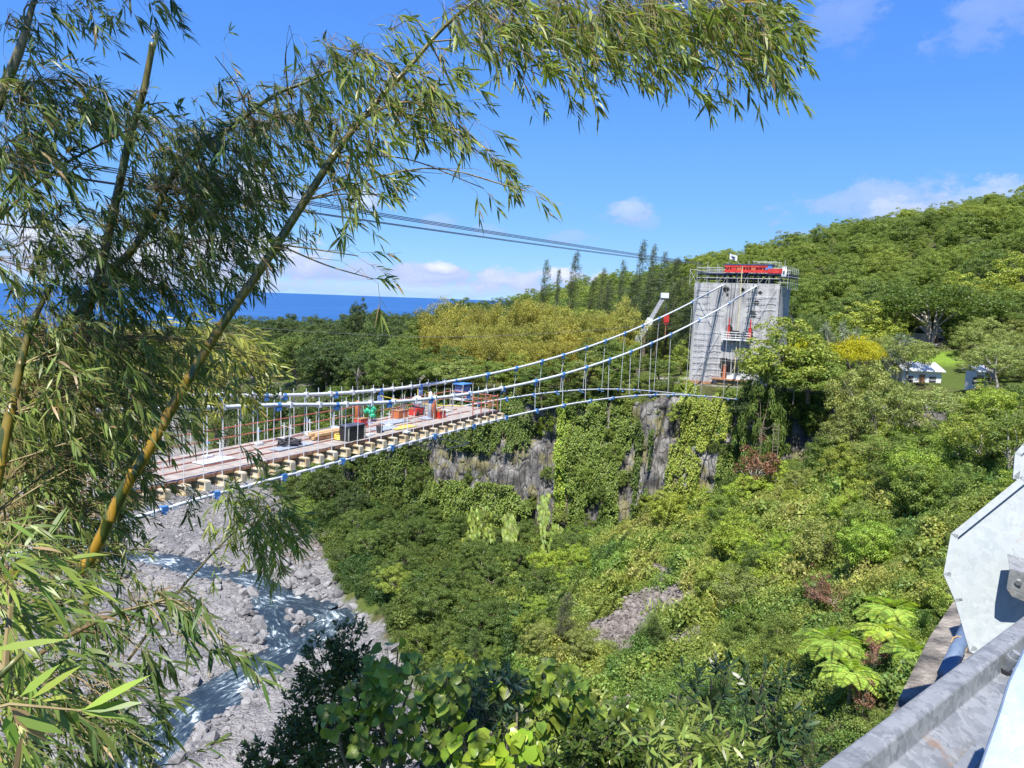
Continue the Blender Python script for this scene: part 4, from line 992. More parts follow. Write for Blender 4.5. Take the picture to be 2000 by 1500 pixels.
# ------------------------------------------------------------------ overhead lines, crane
def build_lines():
    a0, _ = onfront(1365, 516, 2)
    for k, (v0, v1, vR) in enumerate(((372, 410, 513), (375, 413, 514.5), (378, 416, 516), (404, 428, 517), (406, 430, 518.5))):
        R = at(1372 + k, vR, 128); Lp = at(450, v1 - (vR - v1) * 270 / 652, 40)
        # straight run in plan from tower to the near bank, with the sag read off the middle
        n_ = 40; q = []
        for x in np.linspace(0, 1.5, n_):
            P = R * (1 - x) + Lp * x; P[2] -= .8 * x * (1 - x); q.append(P)
        o = MB().tube(q, .028, 5).build('cableway_rope', MAT['wire']); tag(o, 'dark cableway rope of the %s running from the tower top to the left' % ('upper close-set bundle' if k < 3 else 'lower pair'), 'rope', 'upper cableway ropes' if k < 3 else 'lower cableway ropes')
    q = [at(500 + 45 * i, 640 + 22 * math.sin(3.14 * i / 18) - .5 * i, 120 + 1.0 * i) for i in range(19)]
    o = MB().tube(q, .03, 4).build('power_line', MAT['wire']); tag(o, 'single thin dark wire crossing in front of the far woods', 'wire')
    # mobile crane behind the trees
    t = thing('mobile_crane', 'white telescopic crane boom leaning above the trees beside the tower', 'crane', (at(1225, 740, 150)[0], 150, g1(at(1225, 740, 150)[0], 150)))
    b0 = at(1236, 676, 150); b1 = at(1268, 628, 150); b2 = at(1298, 577, 150); base = b0 + (b0 - b1) * 1.6
    ax = unit(b2 - b0)
    MB().bar(base, b1, 1.0, 1.1).build('boom_section', MAT['white'], t); MB().bar(b1 - ax * .3, b2, .62, .7).build('boom_section', plain('grey_boom', (.3, .31, .33)), t)
    MB().bar(b1 - ax * .5, b1 + ax * .6, 1.1, 1.2).build('boom_collar', MAT['white'], t)
    MB().box(b2, (.75, .5, .5)).box(b2 + np.array([.4, 0, -.35]), (.35, .4, .3)).build('boom_head', MAT['white'], t)
    lat = MB()
    for k in range(7):
        x = base + (b1 - base) * (k / 7); y = base + (b1 - base) * ((k + 1) / 7); lat.bar(x + np.array([.55, -.5, -.2]), y + np.array([-.45, -.5, .2]), .07, .07)
    lat.build('boom_lattice', MAT['white_steel'], t)
    g = g1(base[0], base[1]); MB().box((base[0] - .5, base[1], g + 2.0), (3.2, 1.5, 1.2)).build('crane_body', MAT['white'], t)
    for s in (-2.2, 0, 2.0): MB().tube([(base[0] + s, base[1] - 1.7, g + .8), (base[0] + s, base[1] + 1.7, g + .8)], .8, 12).build('wheel', MAT['black'], t)
    hk = at(1301, 622, 150)
    h = thing('hook_block', 'red hook block hanging from the white crane boom', 'hook block', hk)
    MB().tube([b2 + np.array([.5, 0, -.5]), hk + ZU * .6], .05, 4).tube([b2 + np.array([.3, 0, -.5]), hk + ZU * .6 - np.array([.15, 0, 0])], .05, 4).build('rope', MAT['wire'], h)
    MB().box(hk, (.5, .35, .75)).box(hk - ZU * .9, (.25, .2, .3)).build('block', MAT['red'], h); MB().tube([hk - ZU * 1.2, hk - ZU * 4.0], .09, 5).build('chain', MAT['rust'], h)
build_lines()

# ------------------------------------------------------------------ ladder on the cliff, houses
def build_small():
    t = thing('cliff_ladder', 'tall grey timber ladder fixed to the cliff below the trees', 'ladder'); 
    a = at(1517, 826, 103.5); b = at(1507, 1000, 100.5)
    sd = np.array([.35, 0, 0])
    for s in (-1, 1): MB().tube([a + sd * s, b + sd * s], .05, 5).build('stile', MAT['bark'], t)
    n = 26
    for k in range(1, n):
        p_ = a + (b - a) * k / n; MB().tube([p_ - sd, p_ + sd], .035, 4).build('rung', MAT['bark'], t)
    def house(name, lab, uL, uR, vT, vE, Y, wm, rm, ht, dp=7.0, pitch=.22):
        L_ = at(uL, vE, Y); R_ = at(uR, vE, Y); w = R_[0] - L_[0]; cx = (L_[0] + R_[0]) / 2; ze = L_[2]; zt = at((uL + uR) / 2, vT, Y)[2]
        g = min(g1(cx, Y), g1(cx, Y + dp), ze - ht)
        h = thing(name, lab, 'house', (cx, Y, g))
        MB().box((cx, Y + dp / 2, (g + ze) / 2), (w / 2 - .3, dp / 2 - .3, (ze - g) / 2)).build('wall', wm, h)
        zr = max(zt, ze + .4)
        x0, x1 = cx - w / 2, cx + w / 2; y0, y1 = Y - .3, Y + dp + .3; ym = Y + dp * .5
        m = MB()
        for (ya, yb) in ((y0, ym), (y1, ym)):
            A, B, C_, D_ = (x0, ya, ze), (x1, ya, ze), (x1, yb, zr), (x0, yb, zr)
            m.prism([A, B, C_, D_] if ya < yb else [B, A, D_, C_], (0, 0, .12))
        m.build('roof', rm, h)
        for k in (-.28, .25):
            f = MB().box((cx + w * k, Y + .28, ze - 1.3), (.5, .06, .55)).build('window', MAT['dark'], h)
            MB().box((cx + w * k, Y + .24, ze - 1.3), (.56, .03, .04)).box((cx + w * k, Y + .24, ze - .74), (.56, .03, .04)).box((cx + w * k, Y + .24, ze - 1.86), (.56, .04, .04)).build('window_frame', MAT['white'], f)
        MB().box((cx, Y + .27, ze - 1.5), (.45, .05, 1.0)).build('door', MAT['rust'], h)
    roof_w = noise_mat('white_sheet_roof', (.5, .53, .56), (.68, .7, .72), scale=1.0, rough=.45)
    house('house', 'small house with bright white sheet roof among the olive trees', 1762, 1846, 711, 724, 118, MAT['white'], roof_w, 2.6, 6)
    house('house', 'grey walled building half hidden behind the spreading dark tree', 1808, 1850, 640, 652, 152, plain('grey_wall', (.5, .51, .54), .8, k=.08), plain('grey_roof', (.45, .46, .5), .6, k=.1), 3.6, 6)
    house('house', 'tiny white roofed shed at the right among the trees', 1905, 1932, 716, 726, 105, MAT['white'], roof_w, 2.2, 3)
build_small()
# ------------------------------------------------------------------ foliage builders
def leaf_geo(P, D, N, Ln, Wd, bend=0.0, six=False):
    """leaf blades: P base, D axis, N rough normal; kite quads, or six-point lance blades that droop"""
    D = unit(D); S = unit(np.cross(D, N)); Ln = np.broadcast_to(np.asarray(Ln, float), (len(P),))[:, None]; Wd = np.broadcast_to(np.asarray(Wd, float), (len(P),))[:, None]
    n = len(P); U = np.cross(S, D)
    if not six:
        m = P + D * Ln * .42 + U * Ln * .06
        V = np.stack([P, m - S * Wd / 2, P + D * Ln, m + S * Wd / 2], 1).reshape(-1, 3)
        return V, [np.arange(n * 4).reshape(n, 4)]
    dn = np.array([0, 0, -1.0])
    a = P + D * Ln * .28 + dn * Ln * bend * .06; b = P + D * Ln * .62 + dn * Ln * bend * .38; t = P + D * Ln * .97 + dn * Ln * bend * 1.0
    V = np.stack([P, a - S * Wd * .48, b - S * Wd * .40, t, b + S * Wd * .40, a + S * Wd * .48, ], 1).reshape(-1, 3)
    i = np.arange(n)[:, None] * 6
    return V, [np.concatenate([i + np.array([[0, 1, 5]]), i + np.array([[2, 3, 4]])]), i + np.array([[1, 2, 4, 5]])]

def join_geo(parts):
    V = []; F3 = {}; o = 0
    for v, fs in parts:
        for f in (fs if isinstance(fs, list) else [fs]):
            F3.setdefault(f.shape[1], []).append(f + o)
        V.append(v); o += len(v)
    return np.concatenate(V), [np.concatenate(f) for f in F3.values()]

def sph(r, n): return unit(r.normal(size=(n, 3)))

def crown_round(seed, h=10, rx=4.2, rz=3.5, zc=6.2, nc=120, nl=105, ls=.26, cr=.82, up=.3, asym=.8):
    r = np.random.default_rng(seed); parts = []
    d = sph(r, nc * 2); d = d[d[:, 2] > -.75][:nc]
    lump = 1 + asym * (fbm(d[:, 0] * 1.5 + seed, d[:, 1] * 1.5 + d[:, 2], seed, 3) * 1.6)
    C = d * np.array([rx, rx, rz]) * (r.uniform(.3, 1.1, len(d)) ** .5 * np.maximum(lump, .3))[:, None] + [0, 0, zc]
    for c, dd in zip(C, d):
        k = int(nl * r.uniform(.6, 1.4)); n = sph(r, k); n = unit(n + np.array([0, 0, up]) + dd * .35); s = cr * r.uniform(.65, 1.3)
        P = c + n * np.array([1, 1, .62]) * s * r.uniform(.6, 1.05, k)[:, None]
        D = unit(np.cross(n, sph(r, k)) + n * .35 + [0, 0, -.25]); parts.append(leaf_geo(P, D, n, ls * r.uniform(.7, 1.3, k), ls * .62 * r.uniform(.8, 1.2, k)))
    return join_geo(parts), C

def trunk_geo(seed, C, h0=0, r0=.28, zc=4.5, k=9, lean=.3):
    r = np.random.default_rng(seed + 99); m = MB(); x, y = r.normal(0, lean, 2)
    top = np.array([x, y, zc]); m.tube([(0, 0, h0 - 1.5), (x * .3, y * .3, zc * .4), top], [r0, r0 * .8, r0 * .55], 7)
    for c in C[:: max(1, len(C) // k)]:
        mid = top * .55 + c * .45 + r.normal(0, .3, 3); m.tube([top - [0, 0, r.uniform(.0, zc * .45)], mid, c], [r0 * .42, r0 * .26, r0 * .07], 5)
    return m

def crown_casuarina(seed, h=20):
    r = np.random.default_rng(seed); parts = []; m = MB()
    ln = np.array([r.normal(0, .6), r.normal(0, .4), 0]) + np.array([1.6, 0, 0]) * .6
    spine = lambda t: np.array([0, 0, h * t]) + ln * t * t * 1.2
    m.tube([spine(t) for t in np.linspace(-.05, 1, 9)], list(np.linspace(.28, .02, 9)), 6)
    for k in range(78):
        t = r.uniform(.15, 1) ** .8; b = spine(t); az = r.uniform(0, 6.28); L = (1 - t) ** .75 * 4.2 * r.uniform(.4, 1.1) + .5
        d = unit(np.array([math.cos(az), math.sin(az), r.uniform(.5, 1.3)])) ; n = int(10 + L * 17)
        q = r.uniform(.1, 1, n)[:, None] ; P = b + d * L * q + np.array([.5, 0, -.12]) * L * q ** 2 + r.normal(0, .14 + .05 * L, (n, 3))
        D = unit(d + sph(r, n) * .8 + [.25, 0, -.25]); parts.append(leaf_geo(P, D, sph(r, n), r.uniform(.5, 1.0, n), .07))
        m.tube([b, b + d * L * .6 + np.array([.5, 0, -.12]) * L * .36], [.04, .012], 3)
    return join_geo(parts), m

def crown_bamboo(seed, h=12):
    """a clump of arching plumes"""
    r = np.random.default_rng(seed); parts = []; m = MB()
    for k in range(13):
        az = r.uniform(0, 6.28); out = r.uniform(.5, 3.8); H = h * r.uniform(.5, 1.05); d = np.array([math.cos(az), math.sin(az), 0]); b = d * r.uniform(0, .8)
        sp = lambda t: b + np.array([0, 0, 1]) * H * (t - .16 * t ** 4) + d * out * t ** 2.3
        ts = np.linspace(0, 1, 8); m.tube([sp(t) for t in ts], list(np.linspace(.06, .012, 8)), 5)
        for j in range(24):
            t = r.uniform(.25, 1) ** .7; c = sp(t); n = 34; s = .35 + .55 * (1 - abs(t - .7)); off = sph(r, 1)[0] * s * .9
            P = c + off + r.normal(0, .3, (n, 3)) * np.array([1, 1, .75]); D = unit(off * .5 + sph(r, n) * .8 + [.15, 0, -.45]); parts.append(leaf_geo(P, D, sph(r, n) + [0, 0, .8], r.uniform(.28, .55, n), .075))
    return join_geo(parts), m

def crown_spread(seed):
    """wide flat-topped feathery crown (nominal 10 m high, 16 m wide)"""
    r = np.random.default_rng(seed); parts = []; C = []
    for k in range(170):
        a = r.uniform(0, 6.28); q = r.uniform(0, 1) ** .5 * 8; z = 6.0 + 3.8 * (1 - (q / 8) ** 2) * r.uniform(.35, 1) + r.normal(0, .5); c = np.array([q * math.cos(a), q * math.sin(a), z]); C.append(c)
        n = 110; nn = unit(sph(r, n) * .8 + [0, 0, .7]); P = c + r.normal(0, 1, (n, 3)) * np.array([.7, .7, .3]); D = unit(np.cross(nn, sph(r, n))); parts.append(leaf_geo(P, D, nn, r.uniform(.25, .45, n), .19))
    return join_geo(parts), C

def fern_geo(seed, frond=2.6, n=13):
    r = np.random.default_rng(seed); parts = []
    for k in range(n):
        az = 6.283 * k / n + r.normal(0, .15); L = frond * r.uniform(.8, 1.1); e = r.uniform(.25, .6); d = np.array([math.cos(az), math.sin(az), 0]); s = np.array([-d[1], d[0], 0]); m = 30
        t = np.linspace(.1, 1, m)[:, None]; P = d * L * t + np.array([0, 0, 1]) * L * (e * t - .62 * t ** 2.2)
        wl = (np.sin(np.clip(t * 2.9, 0, 3.1)) * .34 * L + .05)[:, 0]
        for sg in (-1, 1):
            D = s * sg + d * .45 + [0, 0, -.18]; parts.append(leaf_geo(P, D, np.array([[0, 0, 1.0]]) + d * .3, wl, L * .058))
    return join_geo(parts)

def spiky_geo(seed, heads=7, h=6):
    r = np.random.default_rng(seed); parts = []; m = MB(); top = np.array([0, 0, h * .45]); m.tube([(0, 0, -1), top], [.16, .12], 6)
    for k in range(heads):
        c = top + np.array([r.normal(0, h * .2), r.normal(0, h * .2), h * r.uniform(.1, .5)]); m.tube([top, c], [.09, .06], 5); n = 46
        D = unit(sph(r, n) + [0, 0, .55]); parts.append(leaf_geo(np.repeat(c[None], n, 0), D, sph(r, n) + [0, 0, 1], r.uniform(.8, 1.4, n), .085, .3, True))
    return join_geo(parts), m

def shrub_geo(seed, n=420, ls=.26, w=.6, sq=.7):
    r = np.random.default_rng(seed); parts = []; nc = 9
    C = sph(r, nc) * np.array([.65, .65, .4]) + [0, 0, .45]
    for c in C:
        k = n // nc; nn = unit(sph(r, k) + [0, 0, .5]); P = c + nn * np.array([1, 1, sq]) * .42 * r.uniform(.5, 1.05, k)[:, None]; D = unit(np.cross(nn, sph(r, k)) + nn * .4); parts.append(leaf_geo(P, D, nn, ls * r.uniform(.7, 1.3, k), ls * w))
    return join_geo(parts)
def grassy_geo(seed, n=330):
    r = np.random.default_rng(seed); P = np.stack([r.normal(0, .5, n), r.normal(0, .5, n), r.uniform(0, .35, n)], 1); D = unit(sph(r, n) * .7 + [0, 0, .9]); return leaf_geo(P, D, sph(r, n), r.uniform(.4, .9, n), .06, .3, True)

def me_of(geo, mat, name='crown'): return np_mesh(name, geo[0], geo[1], mat)
def me_mb(m, mat, name='trunk'):
    me = bpy.data.meshes.new(name); me.from_pydata(m.v, [], m.f); me.update(); me.materials.append(mat); return me

KIND = {}
def add_kind(k, crowns, h): KIND[k] = (crowns, h)
def mk_kinds():
    L = MAT['leaf']
    def rnd(seeds, bark='bark', tz=4.5, r0=.28, **kw):
        o = []
        for s in seeds:
            g, C = crown_round(s, **kw); o.append((me_of(g, L), me_mb(trunk_geo(s, C, zc=tz, r0=r0), MAT[bark])))
        return o
    add_kind('round', rnd((1, 2, 3, 4)), 10)
    add_kind('tall', rnd((5, 6), rx=3.2, rz=4.6, zc=5.4, nc=120, ls=.26), 10)
    add_kind('open', rnd((7, 8, 9), 'palebark', 3.6, .22, rx=4.6, rz=2.9, zc=6.6, nc=95, nl=85, ls=.24, cr=.7, asym=1.0), 10)
    add_kind('low', rnd((10, 11, 12), rx=4.5, rz=4.4, zc=4.2, nc=140, nl=95, ls=.27), 9)
    o = []
    for s in (21, 22): 
        g, C = crown_spread(s); m = MB()
        for k in range(8):
            c = C[k * 9]; b = np.array([random.uniform(-.3, .3), random.uniform(-.3, .3), 0]); m.tube([b - [0, 0, 1], b * .5 + c * np.array([.12, .12, 0]) + [0, 0, 3.2], c * .6 + [0, 0, 2.6], c], [.2, .16, .1, .03], 6)
        o.append((me_of(g, L), me_mb(m, MAT['palebark'])))
    add_kind('spread', o, 10)
    o = []
    for s in (31, 32, 33):
        g, m = crown_casuarina(s); o.append((me_of(g, L), me_mb(m, MAT['bark'])))
    add_kind('casuarina', o, 20)
    o = []
    for s in (41, 42, 43, 44):
        g, m = crown_bamboo(s); o.append((me_of(g, L), me_mb(m, plain('dry_culm_%d' % s, (.3, .26, .1), .6))))
    add_kind('bamboo', o, 11.5)
    o = []
    for s in (51, 52):
        m = MB(); m.tube([(0, 0, -3.0), (.06, 0, -.1)], [.2, .16], 7); o.append((me_of(fern_geo(s), L, 'fronds'), me_mb(m, MAT['bark'])))
    add_kind('fern', o, 1)
    o = []
    for s in (61, 62):
        g, m = spiky_geo(s); o.append((me_of(g, L), me_mb(m, MAT['palebark'])))
    add_kind('spiky', o, 6)
    o = []
    for s in (71, 72):
        g, C = crown_round(s, rx=2.6, rz=3.2, zc=5, nc=40, nl=40, ls=.3, cr=.7); o.append((me_of(g, L), me_mb(trunk_geo(s, C, zc=3.5, r0=.16, k=16), MAT['palebark'])))
    add_kind('dead', o, 8)
    o = []
    for s in (81, 82, 83, 84):
        m = MB()
        for k in range(5): a = 1.3 * k; m.tube([(0, 0, -.6), (.3 * math.cos(a), .3 * math.sin(a), .5)], [.05, .02], 5)
        o.append((me_of(shrub_geo(s, 900, .17), L, 'foliage'), me_mb(m, MAT['bark'], 'stem')))
    add_kind('shrub', o, 1)
    # wispy upright tree (young casuarina-like, low on the slope)
    KIND['wispy'] = KIND['casuarina']
mk_kinds()

COLS = dict(green=(.10, .15, .028), mid=(.14, .20, .034), yellow=(.215, .27, .04), dark=(.058, .092, .024), olive=(.185, .225, .055), casu=(.085, .115, .045), grove=(.29, .29, .06),
            flower=(.40, .40, .02), brown=(.19, .105, .06), fern=(.22, .31, .045), grey=(.19, .23, .14), lime=(.23, .32, .04), deep=(.078, .122, .022))
COLS = {k: (v[0] * 1.16, v[1] * 1.13, v[2] * 1.25) for k, v in COLS.items()}
PARTN = {'fern': ('fronds', 'trunk'), 'shrub': ('foliage', 'stem'), 'bamboo': ('foliage', 'culms')}
def plant(kind, P, sx, sz, col, label, cat, group=None, name=None, jit=.15, rz=None):
    ms, nom = KIND[kind]; cr, tr = ms[random.randrange(len(ms))]
    o = empty(name or 'tree', P); a, b = PARTN.get(kind, ('crown', 'trunk'))
    c = link(bpy.data.objects.new(a, cr), o); t = link(bpy.data.objects.new(b, tr), o)
    k = 1 + random.uniform(-jit, jit); h = random.uniform(-.06, .06)
    rgb = COLS[col] if isinstance(col, str) else col; c.color = (rgb[0] * k * (1 + h), rgb[1] * k, rgb[2] * k * (1 - h), 1)
    o.scale = (sx, sx, sz); o.rotation_euler = (0, 0, random.uniform(0, 6.28) if rz is None else rz)
    tag(o, label, cat, group); return o

def by_pix(kind, u, vt, Y, wpx, col, label, cat, group=None, name=None, hmin=2.0, base=None, **kw):
    """plant whose top shows at (u, vt) at distance Y and whose crown is wpx wide in the photograph"""
    P = at(u, vt, Y); g = max(g1(P[0], Y), g1(P[0], Y + 3), g1(P[0], Y + 6)) if base is None else base; h = max(P[2] - g, hmin); nom = KIND[kind][1]
    wid = {'round': 8.6, 'tall': 6.6, 'open': 9.4, 'low': 9.2, 'spread': 16.5, 'casuarina': 6, 'wispy': 6, 'bamboo': 7, 'fern': 5.0, 'spiky': 5, 'dead': 5.4, 'shrub': 1.9}[kind]
    sx = wpx / F * Y / wid
    if kind == 'fern': return plant(kind, (P[0], Y, max(P[2] - .5 * sx, g + .2)), sx, sx, col, label, cat, group, name, **kw)
    return plant(kind, (P[0], Y, P[2] - h), sx, h / nom, col, label, cat, group, name, **kw)

# ------------------------------------------------------------------ trees one can point to
def key_plants():
    by_pix('low', 1542, 628, 113, 195, 'yellow', 'big rounded green tree covering the right foot of the netted tower', 'tree')
    by_pix('low', 1500, 700, 110, 90, 'green', 'green bushy tree at the lower left of the big rounded tree beside the tower', 'tree')
    by_pix('low', 1585, 690, 110, 150, 'mid', 'mid green tree below the big rounded tree on the cliff edge', 'tree')
    by_pix('low', 1460, 765, 113, 70, 'dark', 'small dark bluish bush on the cliff edge under the tower trolley', 'tree')
    by_pix('spread', 1830, 555, 152, 240, 'deep', 'wide spreading dark green tree with a forked pale trunk before the grey building', 'tree')
    by_pix('spread', 1990, 610, 150, 190, 'green', 'spreading green tree at the right edge of the photo below the hill', 'tree')
    by_pix('spread', 1672, 655, 120, 110, 'flower', 'low flat tree with bright yellow blossom behind the big rounded tree', 'tree')
    by_pix('open', 1560, 650, 112, 60, 'flower', 'yellow blossoming tree top on the shoulder of the big rounded tree', 'tree')
    for k, (u, v, w) in enumerate(((1628, 625, 62), (1662, 622, 55), (1695, 672, 60), (1760, 650, 85), (1700, 690, 60), (1740, 680, 55))):
        by_pix('spiky', u, v, 122 - k, w, 'grey', 'grey green spiky leaved tree behind the yellow blossom trees', 'spiky tree', 'spiky trees behind the yellow blossom', 'spiky_tree')
    by_pix('open', 1780, 655, 118, 110, 'olive', 'thin pale trunked tree in front of the white roofed house', 'tree')
    by_pix('open', 1700, 705, 100, 150, 'olive', 'olive coloured broad tree right of the big rounded tree above the cliff', 'tree')
    by_pix('open', 1730, 745, 94, 130, 'olive', 'yellowish olive tree on the cliff edge below the white roof', 'tree')
    by_pix('open', 1850, 745, 92, 170, 'olive', 'broad olive tree with bare grey branches below the white shed', 'tree')
    by_pix('open', 1960, 670, 100, 150, 'olive', 'tall olive tree at the right edge beside the tiny white shed', 'tree')
    by_pix('open', 1950, 780, 80, 190, 'olive', 'large olive tree at the right edge above the white metal plate', 'tree')
    by_pix('low', 1800, 850, 82, 170, 'mid', 'bushy green tree on the cliff top below the broad olive tree', 'tree')
    by_pix('low', 1660, 800, 98, 110, 'olive', 'low olive tree hanging over the dark cliff right of the ladder', 'tree')
    by_pix('tall', 1700, 930, 84, 90, 'green', 'upright green tree on the slope right of the dead brown tree', 'tree')
    by_pix('dead', 1488, 868, 103, 85, 'brown', 'dead brown leaved tree at the foot of the cliff ladder', 'dead tree', 'dead brown trees', 'dead_tree')
    by_pix('dead', 1628, 1150, 55, 95, 'brown', 'bushy dead brown tree on the slope above the tree ferns', 'dead tree', 'dead brown trees', 'dead_tree')
    by_pix('dead', 1600, 1112, 58, 50, 'brown', 'small dead brown treetop above the bushy dead tree', 'dead tree', 'dead brown trees', 'dead_tree')
    by_pix('dead', 1715, 1250, 42, 65, 'brown', 'hanging dead brown plant between the tree ferns', 'dead tree', 'dead brown trees', 'dead_tree')
    by_pix('dead', 1690, 1330, 38, 60, 'brown', 'thin dead brown plant below the tree ferns', 'dead tree', 'dead brown trees', 'dead_tree')
    for (u, v, Y, w, lab) in ((1628, 1238, 45, 150, 'bright yellow green tree fern left of the other tree ferns'), (1745, 1175, 48, 150, 'bright yellow green tree fern highest on the slope'), (1782, 1262, 40, 120, 'bright tree fern beside the concrete kerb'),
                              (1665, 1302, 39, 130, 'bright tree fern lowest on the slope'), (1735, 1222, 45, 120, 'bright tree fern just below the highest one'), (1730, 1075, 62, 75, 'pale drooping tree fern above the others among dark bushes')):
        by_pix('fern', u, v, Y, w, 'fern', lab, 'tree fern', 'tree ferns on the right slope', 'tree_fern')
    by_pix('bamboo', 1440, 945, 104, 55, 'lime', 'bright lime green drooping plant left of the dead brown tree', 'plant', name='drooping_plant')
    for k, (u, v, Y, w) in enumerate(((1062, 512, 205, 34), (1087, 530, 205, 26), (1114, 496, 210, 40), (1150, 545, 205, 40), (1172, 528, 200, 34), (1182, 548, 190, 40), (1214, 512, 195, 34), (1245, 475, 180, 42), (1268, 483, 182, 36), (1292, 497, 180, 42), (1310, 508, 176, 40))):
        by_pix('casuarina', u, v, Y, w, 'casu', 'tall wispy casuarina leaning in the wind on the skyline left of the tower', 'casuarina tree', 'wind bent casuarinas on the skyline', 'casuarina_tree', rz=random.uniform(-.5, .5))
    for k, (u, v, Y, w) in enumerate(((1225, 545, 172, 80), (1265, 535, 166, 90), (1305, 545, 160, 90), (1338, 560, 156, 80), (1330, 600, 150, 80), (1285, 600, 156, 80), (1180, 560, 178, 70))):
        by_pix('casuarina', u, v, Y, w, 'casu', 'dense dark casuarina standing close behind the left side of the tower', 'casuarina tree', 'dense casuarinas behind the tower', 'casuarina_tree', rz=random.uniform(-.5, .5))
    gro = [(840, 590, 172), (872, 572, 170), (905, 580, 168), (935, 575, 168), (968, 572, 166), (1000, 580, 164), (1030, 575, 164), (1062, 575, 162), (1092, 583, 160), (1125, 590, 158), (1155, 598, 156), (1212, 578, 156), (1190, 600, 154), (860, 620, 160), (900, 615, 158),
           (945, 612, 156), (990, 615, 154), (1035, 612, 152), (1080, 618, 150), (1120, 625, 148), (1225, 608, 150), (1170, 632, 147), (890, 650, 151), (930, 655, 149), (975, 650, 147), (1020, 655, 145), (1065, 655, 144), (1110, 660, 142), (870, 690, 147), (1010, 690, 140), (1150, 665, 142), (1200, 640, 146)]
    for u, v, Y in gro:
        by_pix('bamboo', u + random.uniform(-6, 6), v + random.uniform(-6, 6), Y, random.uniform(62, 88), 'grove', 'yellow green bamboo clump in the grove behind the bridge cables', 'bamboo', 'bamboo clumps of the yellow grove', 'bamboo_clump')
    by_pix('tall', 700, 590, 240, 36, 'dark', 'single dark conical tree standing above the left woods before the sea', 'tree')
    by_pix('open', 1627, 462, 285, 16, 'olive', 'tiny lone tree standing on the hill skyline right of the tower', 'tree')
    # trees in front of the grove, along the far cliff top
    for (u, v, Y, w, c) in ((760, 690, 146, 90, 'green'), (820, 700, 142, 90, 'mid'), (905, 705, 137, 90, 'olive'), (960, 705, 136, 80, 'mid'), (1050, 712, 131, 80, 'green'), (1100, 700, 131, 80, 'mid'), (1150, 695, 131, 80, 'olive'), (1200, 690, 131, 75, 'mid'), (1250, 690, 131, 70, 'green'),
                           (1290, 700, 130, 60, 'green'), (1320, 735, 126, 45, 'green'), (700, 680, 152, 90, 'dark'), (640, 665, 164, 100, 'dark'), (580, 650, 178, 110, 'green'), (790, 640, 168, 80, 'green'), (820, 625, 175, 70, 'mid'), (740, 640, 172, 90, 'dark'), (1270, 735, 128, 70, 'green'), (1190, 735, 129, 70, 'deep'), (1120, 745, 130, 70, 'deep'), (1060, 755, 129, 60, 'green')):
        by_pix(random.choice(('round', 'low', 'open')), u, v, Y, w, c, 'leafy tree on the far cliff top below the yellow bamboo grove', 'tree', 'trees along the far cliff top', hmin=3.5)
key_plants()

def free(P2, taken, d):
    for q in taken:
        if (P2[0] - q[0]) ** 2 + (P2[1] - q[1]) ** 2 < d * d: return False
    return True

